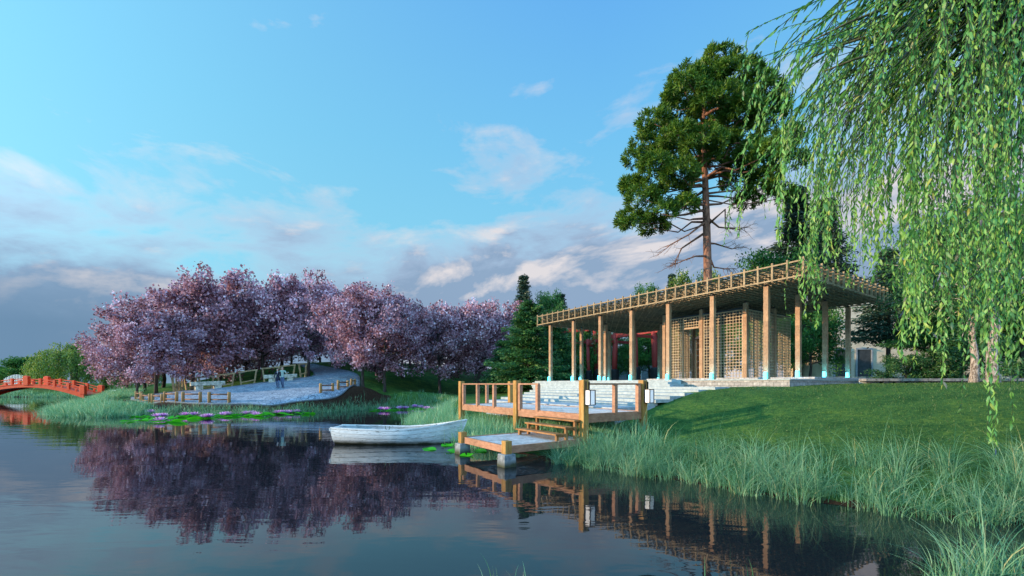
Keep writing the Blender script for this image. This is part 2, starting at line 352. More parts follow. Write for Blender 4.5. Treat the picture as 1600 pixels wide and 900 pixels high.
def ground_z(X,Y):
    X=np.asarray(X,float); Y=np.asarray(Y,float)
    d=shore_dist(X,Y); z=np.maximum(tps(X,Y),.06)
    far=smooth(250,330,np.hypot(X,Y-60)); z=z*(1-far)+1.9*far
    z=.02+(z-.02)*smooth(-.2,1.3,d)
    z=np.where(d>0,z,np.maximum(-.9,d*.35)*1.0+.02*np.exp(np.minimum(d,0)*3))
    u,v=to_uv(X,Y)
    # keep the ground below the steps and the terrace
    st=LAND_Z+np.floor(np.clip((v-V0)/TREAD,-1,9)+1)*RISE-.35
    m=(u>1.9)&(u<10.5)&(v>2.4)&(v<VTOP+.2); z=np.where(m,np.minimum(z,np.maximum(st,.7)),z)
    m=(u>0.1)&(u<16.5)&(v>VTOP+.5)&(v<22.5); z=np.where(m,np.minimum(z,1.75),z)
    return z
def gz(x,y): return float(ground_z(np.array([x]),np.array([y]))[0])

def axis(lo,hi,step,far,ratio=1.18):
    a=list(np.arange(lo,hi+1e-6,step)); s=step; x=hi
    while x<far: s*=ratio; x+=s; a.append(x)
    s=step; x=lo; b=[]
    while x>-far: s*=ratio; x-=s; b.append(x)
    return np.array(b[::-1]+a)
gx=axis(-42,24,.28,420); gy=axis(0,62,.28,420)
gy=gy[gy>-60]
GX,GY=np.meshgrid(gx,gy)
GZ=ground_z(GX,GY)
mb=MB(); mb.grid(np.stack([GX,GY,GZ],-1))
def lawn_mat():
    m,nt=nt_new('lawn_and_soil'); lk=nt.links
    out=nd(nt,'ShaderNodeOutputMaterial'); b=nd(nt,'ShaderNodeBsdfPrincipled',Roughness=.9); b.inputs['Specular IOR Level'].default_value=.1
    tc=nd(nt,'ShaderNodeTexCoord')
    n1=nd(nt,'ShaderNodeTexNoise',Scale=9,Detail=10,Roughness=.75); lk.new(tc.outputs['Object'],n1.inputs['Vector'])
    n2=nd(nt,'ShaderNodeTexNoise',Scale=.9,Detail=7,Roughness=.7); lk.new(tc.outputs['Object'],n2.inputs['Vector'])
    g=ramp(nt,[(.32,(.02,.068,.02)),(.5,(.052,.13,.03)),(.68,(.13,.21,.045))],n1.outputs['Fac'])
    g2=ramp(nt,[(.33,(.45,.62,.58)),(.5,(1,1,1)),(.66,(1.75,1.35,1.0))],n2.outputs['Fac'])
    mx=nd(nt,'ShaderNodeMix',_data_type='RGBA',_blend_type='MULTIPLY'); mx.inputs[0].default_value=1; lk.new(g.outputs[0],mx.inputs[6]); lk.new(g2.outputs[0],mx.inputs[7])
    s=ramp(nt,[(.35,(.028,.015,.009)),(.65,(.065,.036,.022))],n1.outputs['Fac'])
    a=nd(nt,'ShaderNodeAttribute'); a.attribute_name='soil'
    nn=nd(nt,'ShaderNodeMath',_operation='MULTIPLY_ADD'); lk.new(n1.outputs['Fac'],nn.inputs[0]); nn.inputs[1].default_value=.5; lk.new(a.outputs['Fac'],nn.inputs[2])
    st=ramp(nt,[(.70,(0,0,0)),(.80,(1,1,1))],nn.outputs[0])
    m2=nd(nt,'ShaderNodeMix',_data_type='RGBA'); lk.new(st.outputs[0],m2.inputs[0]); lk.new(mx.outputs[2],m2.inputs[6]); lk.new(s.outputs[0],m2.inputs[7])
    lk.new(m2.outputs[2],b.inputs['Base Color'])
    bp=nd(nt,'ShaderNodeBump',Strength=.7,Distance=.06); lk.new(n1.outputs['Fac'],bp.inputs['Height']); lk.new(bp.outputs[0],b.inputs['Normal'])
    lk.new(b.outputs[0],out.inputs[0]); return m
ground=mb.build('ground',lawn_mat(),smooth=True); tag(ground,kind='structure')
def in_poly(X,Y,P):
    ins=np.zeros(X.shape,bool)
    for (ax,ay),(bx,by) in zip(P,P[1:]+P[:1]):
        c=((ay>Y)!=(by>Y)); ins^= c & (X<(bx-ax)*(Y-ay)/(by-ay+1e-12)+ax)
    return ins
def poly_sd(X,Y,P):
    d2=np.full(X.shape,1e18)
    for (ax,ay),(bx,by) in zip(P,P[1:]+P[:1]):
        ex,ey=bx-ax,by-ay; t=np.clip(((X-ax)*ex+(Y-ay)*ey)/(ex*ex+ey*ey),0,1); d2=np.minimum(d2,(X-ax-t*ex)**2+(Y-ay-t*ey)**2)
    d=np.sqrt(d2); return np.where(in_poly(X,Y,P),d,-d)
soilP=[tuple(at(*p)[:2]) for p in [(190,626,34),(250,627,31.2),(310,630,29.6),(400,630,29.6),(450,625,30.4),(520,612,32.8),(560,599,37.5),(575,602,37.5),(612,609,37.3),(600,622,36),(560,626,33),(500,636,28.3),(430,640,26.6),(300,645,26.5),(200,645,29)]]
soil=np.clip(poly_sd(GX,GY,soilP)/.5+.5,0,1)
soil=np.maximum(soil,smooth(.35,-.1,shore_dist(GX,GY)))
atr=ground.data.attributes.new('soil','FLOAT','POINT'); atr.data.foreach_set('value',soil.ravel().astype(np.float32))

# water
def water_mat():
    m,nt=nt_new('pond_water'); lk=nt.links
    out=nd(nt,'ShaderNodeOutputMaterial'); b=nd(nt,'ShaderNodeBsdfPrincipled',Roughness=.02,IOR=1.52)
    b.inputs['Base Color'].default_value=(.010,.013,.017,1); b.inputs['Specular IOR Level'].default_value=.55; b.inputs['Specular Tint'].default_value=(1,.93,.90,1)
    tc=nd(nt,'ShaderNodeTexCoord')
    mp=nd(nt,'ShaderNodeMapping'); mp.inputs['Scale'].default_value=(.55,1.5,1); lk.new(tc.outputs['Object'],mp.inputs[0])
    n1=nd(nt,'ShaderNodeTexNoise',Scale=1.1,Detail=3,Roughness=.5,Distortion=.4); lk.new(mp.outputs[0],n1.inputs['Vector'])
    n2=nd(nt,'ShaderNodeTexNoise',Scale=4.5,Detail=3,Roughness=.5); lk.new(mp.outputs[0],n2.inputs['Vector'])
    n3=nd(nt,'ShaderNodeTexNoise',Scale=.12,Detail=2); lk.new(tc.outputs['Object'],n3.inputs['Vector'])
    k=ramp(nt,[(.40,(.25,.25,.25)),(.62,(1,1,1))],n3.outputs['Fac'])
    ad=nd(nt,'ShaderNodeMath',_operation='MULTIPLY_ADD'); lk.new(n2.outputs['Fac'],ad.inputs[0]); ad.inputs[1].default_value=.10; lk.new(n1.outputs['Fac'],ad.inputs[2])
    mu=nd(nt,'ShaderNodeMath',_operation='MULTIPLY'); lk.new(ad.outputs[0],mu.inputs[0]); lk.new(k.outputs[0],mu.inputs[1])
    bp=nd(nt,'ShaderNodeBump',Strength=.17,Distance=.055); lk.new(mu.outputs[0],bp.inputs['Height']); lk.new(bp.outputs[0],b.inputs['Normal'])
    lk.new(b.outputs[0],out.inputs[0]); return m
mb=MB(); wx=np.linspace(-258,39,70); wy=np.linspace(-29,72,40); WX,WY=np.meshgrid(wx,wy)
mb.grid(np.stack([WX,WY,np.zeros_like(WX)],-1)); water=mb.build('water',water_mat(),smooth=True); tag(water,kind='structure')

# plaza and paths
def interp(poly,n):
    P=np.array([tuple(at(*p)[:2]) for p in poly]); s=np.concatenate([[0],np.cumsum(np.hypot(*np.diff(P,axis=0).T))]); 
    # smooth with Catmull-Rom
    out=[]
    for t in np.linspace(0,len(P)-1,n):
        i=min(int(t),len(P)-2); f=t-i; p0=P[max(i-1,0)];p1=P[i];p2=P[i+1];p3=P[min(i+2,len(P)-1)]
        out.append(.5*((2*p1)+(-p0+p2)*f+(2*p0-5*p1+4*p2-p3)*f*f+(-p0+3*p1-3*p2+p3)*f**3))
    return np.array(out)
fe=interp(FRONT,90); be=interp(BACK,90)
rows=[]
for k in np.linspace(0,1,28): rows.append(fe*(1-k)+be*k)
R=np.stack(rows,1); Z=ground_z(R[...,0],R[...,1])+.05
Gp=np.concatenate([R,Z[...,None]],-1)
skirt=Gp[:,:1].copy(); skirt[...,2]-=.30
skb=Gp[:,-1:].copy(); skb[...,2]-=.16
PZ=[tuple(p) for p in np.concatenate([fe,be[::-1]])]
GZ=GZ-.30*smooth(.0,.7,poly_sd(GX,GY,PZ)); ground.data.vertices.foreach_set('co',np.stack([GX,GY,GZ],-1).ravel()); ground.data.update()
mb=MB(); mb.grid(np.concatenate([skirt,Gp,skb],1))
def cobble(nt,mp,col,b):
    v=nd(nt,'ShaderNodeTexVoronoi',Scale=4.0,_feature='DISTANCE_TO_EDGE'); nt.links.new(mp.outputs[0],v.inputs['Vector'])
    v2=nd(nt,'ShaderNodeTexVoronoi',Scale=4.0); nt.links.new(mp.outputs[0],v2.inputs['Vector'])
    r=ramp(nt,[(.02,(.30,.30,.32)),(.09,(1,1,1))],v.outputs['Distance'])
    r2=ramp(nt,[(0,(.65,.68,.74)),(1,(1.15,1.12,1.1))],v2.outputs['Color'])
    mx=nd(nt,'ShaderNodeMix',_data_type='RGBA',_blend_type='MULTIPLY'); mx.inputs[0].default_value=1; nt.links.new(col,mx.inputs[6]); nt.links.new(r.outputs[0],mx.inputs[7])
    m3=nd(nt,'ShaderNodeMix',_data_type='RGBA',_blend_type='MULTIPLY'); m3.inputs[0].default_value=1; nt.links.new(mx.outputs[2],m3.inputs[6]); nt.links.new(r2.outputs[0],m3.inputs[7])
    return m3.outputs[2]
M['cobble']=surf('blue_grey_cobbles',(.26,.31,.38),(.42,.47,.54),1.3,rough=.7,bump=.5,extra=cobble)
tag(mb.build('paved_plaza',M['cobble'],smooth=True),kind='structure')
# kerb of the plaza
mb=MB()
for edge in (fe,be):
    P=np.concatenate([edge,(ground_z(edge[:,0],edge[:,1])+.06)[:,None]],1); mb.tube(P,.06,6)
M['kerb_stone']=surf('dark_kerb',(.10,.12,.14),(.18,.20,.23),8,rough=.85,bump=.4)
tag(mb.build('kerb',M['kerb_stone'],smooth=True),kind='structure')
# pale gravel path on the far lawn
pl=interp([(150,615,60),(190,610,64),(225,606.5,69),(262,605.5,72),(300,604,74),(380,603,78)],40)
tn=np.gradient(pl,axis=0); tn/=np.linalg.norm(tn,axis=1,keepdims=True); nr=np.stack([-tn[:,1],tn[:,0]],-1)
rows=[pl+nr*k for k in (-1.6,-.5,.5,1.6)]; R=np.stack(rows,1); Z=ground_z(R[...,0],R[...,1])+.10
mb=MB(); mb.grid(np.concatenate([R,Z[...,None]],-1))
M['gravel']=surf('pale_gravel',(.46,.47,.45),(.62,.62,.58),20,rough=.9,bump=.3)
tag(mb.build('path',M['gravel']),kind='structure')

# ------------------------------------------------------------------ deck over the bank (local x = across v, local y = along u)
DZ=1.15
deck=thing('viewing_deck','raised wooden viewing deck with yellow posts and thin handrails above the reeds','deck',(Q[0],Q[1],0),ANG)
DL,DW=7.4,2.5
mb=MB()
n=17
for i in range(n):   # boards along u
    x0=.10+i*(DW-.2)/n; mb.bx(x0,x0+(DW-.2)/n-.02,.1,DL-.1,DZ-.05,DZ)
mb.build('floor_boards',M['deck_wood'],deck,bevel=.004)
mb=MB()
mb.bx(-.03,.05,.0,DL,DZ-.24,DZ+.012); mb.build('rim_board',M['rim_wood'],deck,bevel=.006)
mb=MB(); mb.bx(DW-.05,DW+.03,.0,DL,DZ-.24,DZ+.012); mb.build('rim_board',M['rim_wood'],deck,bevel=.006)
mb=MB(); mb.bx(.053,DW-.053,-.03,.05,DZ-.24,DZ+.012); mb.build('rim_board',M['rim_wood'],deck,bevel=.006)
mb=MB(); mb.bx(.053,DW-.053,DL-.05,DL+.03,DZ-.24,DZ+.012); mb.build('rim_board',M['rim_wood'],deck,bevel=.006)
def post(x,y,z0,z1,w=.20):
    mb=MB(); mb.bx(x-w/2,x+w/2,y-w/2,y+w/2,z0,z1); return mb.build('post',M['post_wood'],deck,bevel=.012)
for (x,y) in ((0,0),(DW,0),(0,3.28),(0,DL),(DW,DL)):
    g=uv(y,x); z0=min(gz(g.x,g.y),.3)-.4; post(x,y,z0,2.12)
RZ=2.0
def rail(p,q):
    mb=MB(); mb.bar((*p,RZ),(*q,RZ),.075,.05); mb.build('handrail',M['rim_wood'],deck,bevel=.005)
def balus(x,y):
    mb=MB(); mb.bx(x-.06,x+.06,y-.06,y+.06,DZ-.03,RZ-.025); mb.build('baluster',M['rim_wood'],deck,bevel=.006)
rail((0,2.04),(0,3.18)); rail((0,3.38),(0,DL-.13)); rail((.13,0),(DW-.13,0)); rail((.13,DL),(DW-.13,DL))
for (x,y) in ((0,2.10),(0,3.08),(0,4.75),(0,6.0),(0,7.18),(1.25,0),(2.28,0),(1.25,DL)): balus(x,y)
# lower landing stage
P0=np.array((-.125,10.42))
pl_=thing('landing_stage','low wooden landing stage with pinkish boards standing in the water','jetty',(P0[0],P0[1],0),ANG)
LZ=.47
mb=MB(); nb=15
for i in range(nb):
    y0=.08+i*2.16/nb; mb.bx(.08,2.66,y0,y0+2.16/nb-.05,LZ-.045,LZ)
mb.build('floor_boards',M['deck_wood'],pl_,bevel=.004)
for a in ((-.02,.06,-.02,2.34),(2.68,2.76,-.02,2.34)):
    mb=MB(); mb.bx(a[0],a[1],a[2],a[3],LZ-.17,LZ+.01); mb.build('rim_board',M['rim_wood'],pl_,bevel=.006)
for a in ((.063,2.677,-.02,.06),(.063,2.677,2.26,2.34)):
    mb=MB(); mb.bx(a[0],a[1],a[2],a[3],LZ-.17,LZ+.01); mb.build('rim_board',M['rim_wood'],pl_,bevel=.006)
for (x,y) in ((-.02,-.02),(-.02,2.3),(2.5,2.38)):
    mb=MB(); mb.bx(x-.095,x+.095,y-.095,y+.095,.30,.62); mb.build('post',M['post_wood'],pl_,bevel=.012)
    mb=MB(); mb.box((x,y,-.10),(.40,.40,.80),taper=.80); mb.build('footing',M['concrete'],pl_,bevel=.015)
# stairs from the landing stage up to the deck: three treads along u
stv=thing('wooden_stairs','open brown wooden stairs rising from landing stage to deck','stairs',(P0[0],P0[1],0),ANG)
for k,(x,z) in enumerate(((1.60,.66),(1.93,.83),(2.26,1.0))):
    mb=MB(); mb.bx(x,x+.30,.06,1.95,z-.045,z); mb.build('tread',M['stair_wood'],stv,bevel=.006)
    for y in (.12,1.85):
        mb=MB(); mb.bx(x+.04,x+.12,y-.04,y+.04,LZ,z-.047); mb.build('leg',M['stair_wood'],stv,bevel=.004)
        if k<2:
            mb=MB(); mb.bx(x+.122,x+.30,y-.03,y+.03,z-.10,z-.047); mb.build('bearer',M['stair_wood'],stv)
# lanterns on the two right hand deck posts
def lantern(x,y,label):
    t=thing('box_lantern',label,'lantern',(Q+UD*y+VD*x).tolist()+[1.63],ANG,'box lanterns on the deck posts')
    w=.19; h=.41
    mb=MB()
    for sx in (-1,1):
        for sy in (-1,1): mb.bx(sx*w/2-.012,sx*w/2+.012,sy*w/2-.012,sy*w/2+.012,-h/2,h/2)
    for z in (-h/2,h/2):
        for s in (-1,1):
            mb.bx(-w/2+.013,w/2-.013,s*w/2-.011,s*w/2+.011,z-.011,z+.011); mb.bx(s*w/2-.011,s*w/2+.011,-w/2+.013,w/2-.013,z-.010,z+.010)
    mb.build('frame',M['dark_metal'],t)
    mb=MB(); mb.bx(-w/2+.004,w/2-.004,-w/2+.004,w/2-.004,-h/2+.006,h/2-.006); mb.build('panel',M['lantern_panel'],t)
    mb=MB()
    for s in (-.06,.06):
        mb.bx(s-.012,s+.012,.085,.115,h/2-.03,h/2+.24)
    mb.build('bracket',M['dark_metal'],t)
    return t
lantern(.03,-.22,'white box lantern with dark frame on the deck post above the stairs')
lantern(DW+.03,-.22,'white box lantern with dark frame on the rear right deck post beside the lawn')

# ------------------------------------------------------------------ stone steps and terrace
steps=thing('stone_staircase','wide pale stone steps leading from the deck up to the pavilion','steps',(Q[0],Q[1],0),ANG)
mb=MB(); mb.bx(2.65,V0+.9,1.3,9.9,.2,LAND_Z); mb.build('landing',M['slab_stone'],steps,bevel=.01)
right=[1.3,1.2,1.2,1.15,1.1,.9,3.6,4.3,4.7]; left=[10.4,10.4,10.6,11.2,12.0,13.2,14.4,15.4,16.2]
for k in range(9):
    z=LAND_Z+RISE*(k+1); v=V0+TREAD*k
    mb=MB(); mb.bx(v-.03,v+TREAD+.2 if k<8 else v+TREAD-.004,right[k],left[k],z-RISE-.004-.0013*k,z); mb.build('tread',M['step_stone'],steps,bevel=.008)
ter=thing('stone_terrace','low block stone terrace carrying the timber pavilion','terrace',(Q[0],Q[1],0),ANG)
mb=MB(); mb.bx(VTOP,22.6,-.4,17.2,1.2,ZTOP-.06); mb.build('plinth',M['terrace_stone'],ter)
mb=MB(); mb.bx(VTOP-.04,22.64,-.44,17.24,ZTOP-.058,ZTOP); mb.build('paving',M['step_stone'],ter,bevel=.006)
mb=MB(); mb.bx(14.6,22.2,-.1,9.5,ZTOP+.001,ZTOP+.12); mb.build('raised_floor',M['terrace_stone'],ter,bevel=.008)

# ------------------------------------------------------------------ pavilion
pav=thing('timber_pavilion','long open timber pavilion with lattice roof on square columns','pavilion',(Q[0],Q[1],0),ANG)
CU=[.82+2.57*i for i in range(7)]; CV=[12.03+3.14*s for s in range(4)]
CT=EYE+4.40
lamps=[]
for i,u in enumerate(CU):
    for s,v in enumerate(CV):
        if i==2 and s==2: continue
        zb=ZTOP+(.12 if (s>=1 and i<=3) else 0)
        w=.105
        mb=MB(); nseg=16
        for k in range(nseg):
            z0=zb+(CT-zb)*k/nseg; z1=zb+(CT-zb)*(k+1)/nseg
            mb.bx(v-w+.004*(k%2),v+w-.004*(k%2),u-w+.004*(k%2),u+w-.004*(k%2),z0,z1)
        c=mb.build('column',M['column_wood'],pav)
        mb=MB(); mb.bx(v-.05,v+.05,u-.05,u+.05,CT,CT+.10); mb.build('column_cap',M['dark_metal'],c)
        if s==0 or (i==0) or i>=5:
            mb=MB(); mb.lathe([(.06,zb),(.068,zb+.02),(.068,zb+.27),(.04,zb+.33)],10,(v-w-.10,u-.02,0)); mb.build('uplight',M['lamp_glow'],c)
            lamps.append((v-w-.42,u-.16,zb+.14))
for (v,u,z) in lamps:
    l=bpy.data.lights.new('uplight_glow','POINT'); l.energy=38; l.color=(.05,.55,1.0); l.shadow_soft_size=.07
    o=bpy.data.objects.new('uplight_glow',l); C.objects.link(o); o.location=uv(u,v,z)
# roof space frame of slim bars
RB=EYE+4.52; RT=EYE+5.15
U0,U1=-.82,17.28; W0,W1=11.59,21.9
nu=30; nv=17
us=[U0+(U1-U0)*i/nu for i in range(nu+1)]; vs=[W0+(W1-W0)*j/nv for j in range(nv+1)]
b=.045
du=(us[1]-us[0])/2; dv=(vs[1]-vs[0])/2; hz=(RB+RT)/2
def gridpart(name,z,z2,step,bw):
    mb=MB()
    for k in range(1,int(nu*step)):
        u=U0+(U1-U0)*k/(nu*step); mb.bar((W0+.03,u,z),(W1-.03,u,z),bw,bw)
    for k in range(1,int(nv*step)):
        v=W0+(W1-W0)*k/(nv*step); mb.bar((v,U0+.03,z2),(v,U1-.03,z2),bw,bw)
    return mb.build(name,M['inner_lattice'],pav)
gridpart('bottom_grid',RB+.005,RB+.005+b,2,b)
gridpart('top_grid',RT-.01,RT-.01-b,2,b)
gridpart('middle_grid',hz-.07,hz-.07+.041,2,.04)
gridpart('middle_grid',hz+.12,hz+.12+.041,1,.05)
mb=MB()
for z in (RB,RT):
    for v in (W0,W1): mb.bar((v,U0-.06,z),(v,U1+.06,z),.06,.06)
    for u in (U0,U1): mb.bar((W0-.06,u,z+.003),(W1+.06,u,z+.003),.055,.055)
for j,v in enumerate(vs):
    for i,u in enumerate(us):
        if (j in(0,nv)) or (i in (0,nu)): mb.bx(v-.036,v+.036,u-.036,u+.036,RB-.06,RT+.13)
mb.build('edge_frame',M['lattice_wood'],pav)
mb=MB()
for j in range(1,nv):
    for i in range(1,nu): mb.bx(vs[j]-.028,vs[j]+.028,us[i]-.028,us[i]+.028,RB-.04,RT+.02)
for j in range(nv):
    for i in range(nu): mb.bx(vs[j]+dv-.024,vs[j]+dv+.024,us[i]+du-.024,us[i]+du+.024,RB-.02,hz+.08)
mb.build('uprights',M['lattice_wood'],pav)
# lattice screens of the inner room
SF=CV[1]; SU0=CU[1]; SU1=CU[3]; SVB=SF+5.15; SZ0=ZTOP+.12; SZ1=EYE+4.05
def screen(name,axis_,const,a0,a1,z0,z1,cell=.168,holes=()):
    mb=MB(); t=.03
    na=max(2,round((a1-a0)/cell)); nz=max(2,round((z1-z0)/cell))
    for i in range(na+1):
        a=a0+(a1-a0)*i/na
        for (zz0,zz1) in [(z0,z1)]:
            w=.055 if i in (0,na) else .028
            if axis_=='u': mb.bx(const-t/2,const+t/2,a-w/2,a+w/2,zz0,zz1)
            else: mb.bx(a-w/2,a+w/2,const-t/2,const+t/2,zz0,zz1)
    for k in range(nz+1):
        z=z0+(z1-z0)*k/nz; w=.055 if k in (0,nz) else .028
        if axis_=='u': mb.bx(const-t/2-.026,const-t/2+.003,a0,a1,z-w/2,z+w/2)
        else: mb.bx(a0,a1,const-t/2-.026,const-t/2+.003,z-w/2,z+w/2)
    return mb.build(name,M['screen_wood'],pav)
DU0,DU1=CU[2]+.10,CU[2]+1.22     # doorway
DZT=SZ0+3.05
screen('lattice_screen','u',SF-.02,SU0+.16,CU[2]-.16,SZ0,SZ1)
screen('lattice_screen','u',SF-.02,DU1,SU1-.16,SZ0,SZ1)
screen('lattice_screen','u',SF-.02,CU[2]+.16,DU1-.05,DZT,SZ1)
screen('lattice_screen','v',SU0-.02,SF+.16,SVB,SZ0,SZ1)
screen('lattice_screen','v',SU1,SF+.16,SVB,SZ0,SZ1)
mb=MB(); mb.bx(SF-.05,SF+.04,DU1-.05,DU1+.05,SZ0,DZT+.06); mb.bx(SF-.05,SF+.04,CU[2]+.16,DU1-.052,DZT-.06,DZT+.055); mb.build('door_frame',M['column_wood'],pav,bevel=.005)
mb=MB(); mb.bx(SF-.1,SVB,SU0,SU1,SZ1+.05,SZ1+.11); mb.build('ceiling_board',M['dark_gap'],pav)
# small shelf rack inside the doorway
rk=thing('shelf_rack','tall dark shelf rack with orange post seen through pavilion doorway','rack',uv(DU0+.28,SF+1.1,SZ0),ANG)
mb=MB(); mb.bx(-.35,.35,.42,.56,0,2.5); mb.build('post',M['column_wood'],rk)
for k in range(6):
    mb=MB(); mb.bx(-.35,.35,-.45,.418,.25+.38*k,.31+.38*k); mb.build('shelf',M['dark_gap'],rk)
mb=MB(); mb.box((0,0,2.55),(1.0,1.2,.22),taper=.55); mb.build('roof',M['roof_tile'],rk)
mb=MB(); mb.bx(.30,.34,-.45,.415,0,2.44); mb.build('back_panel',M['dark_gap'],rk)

# ------------------------------------------------------------------ rowboat
bo=thing('rowing_boat','chipped white clinker rowing boat floating beside the landing stage','boat',(-5.90,14.45,0),math.radians(1.0))
BL=4.06; nsta=41
def sect(t,k):
    """outer hull point: t along 0 stern..1 bow, k 0 keel .. 1 gunwale; returns half breadth and z"""
    beam=.70*(1-((max(t-.42,0))/.58)**2.3)*(1-.30*((max(.42-t,0))/.42)**2.0)
    sheer=.47+.07*(1-t)**2*1.2+.30*max(t-.45,0)**2/.30
    keel=-.16+.10*(1-t)**3+.30*max(t-.80,0)**1.4
    f=math.sin(k*PI/2)**.72; z=keel+(sheer-keel)*(k**1.45)
    return beam*f, z, sheer
def hull(inset=0.0):
    G=[]
    for i in range(nsta):
        t=i/(nsta-1); row=[]
        ks=[]
        for s in range(6):
            ks+= [s/6+.001, s/6+.08, (s+1)/6-.004]
        ks.append(1.0)
        for side in (-1,1):
            r=[]
            for k in ks:
                hb,z,sh=sect(t,k); lap=(k*6)%1.0 if k<1 else 1
                hb=max(hb-inset,0)+ (.012*(1-lap) if inset==0 and k>.17 else 0)
                if hb<.022 and t>.98: hb=.012
                x=t*BL + .38*(t**6)*(z-.0) - .10*(1-t)**6*(z) - inset*(.6 if t>.9 else -.6 if t<.1 else 0)
                r.append((x,side*hb,z+inset*.9 if k<.9 else z))
            row+= r[::-1] if side<0 else r
        G.append(row)
    return np.array(G)
G=hull(); mb=MB(); mb.grid(G)
# transom
tr=G[0]; mb.add(np.vstack([tr]),[np.arange(len(tr))[None,:]])
mb.build('hull',M['boat_paint'],bo)
Gi=hull(.045); mb=MB(); mb.grid(Gi[:, ::-1]); mb.add(Gi[0],[np.arange(len(Gi[0]))[None,::-1]]); mb.build('inner_planking',M['boat_inner'],bo)
for side in (0,-1):
    e=G[:,side].copy(); ei=Gi[:,side].copy(); mid=(e+ei)/2; mid[:,2]+=.012
    mb=MB()
    for a,bq in zip(mid[:-1],mid[1:]): mb.bar(a,bq+(bq-a)*.03,.085,.045)
    mb.build('gunwale',M['boat_paint'],bo)
mb=MB(); mb.bx(-.09,.02,-.50,.50,.46,.56); mb.build('transom_cap',M['boat_paint'],bo,bevel=.01)
for t,w in ((.14,.34),(.43,.26),(.70,.24)):
    hb,z,sh=sect(t,.72); hb2=sect(t,.78)[0]
    mb=MB(); mb.bx(t*BL-w/2,t*BL+w/2,-hb2+.03,hb2-.03,.27,.305); mb.build('thwart',M['boat_paint'],bo,bevel=.008)
for t,s in ((.46,1),(.46,-1)):
    hb,z,sh=sect(t,1.0); x=t*BL; y=s*(hb-.02)
    mb=MB(); a=np.linspace(-PI*.0,PI,9); 
    pts=[(x-.07,y,sh+.14)]+[(x-.07*math.cos(q),y,sh+.08-.05*math.sin(q)) for q in a]+[(x+.07,y,sh+.14)]
    mb.tube(pts,.012,6); mb.tube([(x,y,sh-.02),(x,y,sh+.035)],.014,6); mb.build('oarlock',M['oarlock_green'],bo,smooth=True)
mb=MB(); pts=[]
for t in np.linspace(.86,1.0,9):
    hb,z,sh=sect(t,0.0); pts.append((t*BL+.38*t**6*z,0,z-.012))
for k in np.linspace(0.1,1,9):
    hb,z,sh=sect(1.0,k); pts.append((BL+.38*z+.01,0,z+ (0.03 if k==1 else 0)))
mb.tube(pts,.026,6); mb.build('stem_post',M['boat_paint'],bo,smooth=True)

# ------------------------------------------------------------------ red bridge
br=thing('arched_bridge','vermilion red arched footbridge at the far left end of the pond','bridge',(atx(58,54),54,0),math.radians(2))
HL=6.9; BW=2.4
def arc(x,z0=.75,z1=1.95): return z0+(z1-z0)*(1-(x/HL)**2)
xs=np.linspace(-HL,HL,41)
for s in (-1,1):
    mb=MB(); Gt=[]
    for x in xs:
        zt=arc(x); zb=zt-.55+.18*(1-(x/HL)**2); y0=s*BW/2
        Gt.append([(x,y0-.08,zb),(x,y0-.08,zt),(x,y0+.08,zt),(x,y0+.08,zb),(x,y0-.08,zb)])
    mb.grid(Gt); mb.build('side_beam',M['red_paint'],br)
    mb=MB(); mb.grid([[(x,s*BW/2-.12,arc(x)-.02),(x,s*BW/2-.12,arc(x)+.05),(x,s*BW/2+.12,arc(x)+.05),(x,s*BW/2+.12,arc(x)-.02),(x,s*BW/2-.12,arc(x)-.02)] for x in xs]); mb.build('kerb_beam',M['red_paint'],br)
    for x in np.linspace(-HL+.15,HL-.15,9):
        end=abs(x)>HL-.3 or abs(x)<.1; w=.30 if end else .17; h=.98 if end else .82
        mb=MB(); mb.bx(x-w,x+w if end else x+w*.6,s*BW/2-w*.6,s*BW/2+w*.6,arc(x)-.1,arc(x)+h)
        if end: mb.box((x,s*BW/2,arc(x)+h+.05),(w*1.9,w*1.2,.10),taper=.5)
        mb.build('post',M['red_paint'],br,bevel=.02)
    for hz_,th in ((.72,.10),(.42,.08)):
        mb=MB(); mb.grid([[(x,s*BW/2-.05,arc(x)+hz_-th),(x,s*BW/2-.05,arc(x)+hz_),(x,s*BW/2+.05,arc(x)+hz_),(x,s*BW/2+.05,arc(x)+hz_-th),(x,s*BW/2-.05,arc(x)+hz_-th)] for x in xs]); mb.build('rail',M['red_paint'],br)
    xm=np.linspace(-HL+.15,HL-.15,9)
    for a,b2 in zip(xm[:-1],xm[1:]):
        x=(a+b2)/2; mb=MB(); mb.bx(x-.11,x+.11,s*BW/2-.06,s*BW/2+.06,arc(x)+.05,arc(x)+.32); mb.build('strut',M['red_paint'],br)
mb=MB(); mb.grid([[(x,-BW/2+.1,arc(x)-.05),(x,BW/2-.1,arc(x)-.05)] for x in xs]); mb.grid([[(x,BW/2-.1,arc(x)-.25),(x,-BW/2+.1,arc(x)-.25)] for x in xs]); mb.build('walkway',M['red_paint'],br)

# white arched picket railing beyond the bridge
wf=thing('white_fence','white picket railing with a humped top on the far lawn','fence',(atx(27,76),76,1.75),0)
for k in range(18):
    x=-2.3+k*4.6/17; h=1.95-.75*(x/2.3)**2
    mb=MB(); mb.bx(x-.06,x+.06,-.03,.03,-.1,h); mb.build('picket',M['white_paint'],wf)
for z in (.35,1.0):
    mb=MB(); mb.bx(-2.36,2.36,.032,.08,z,z+.08); mb.build('rail',M['white_paint'],wf)

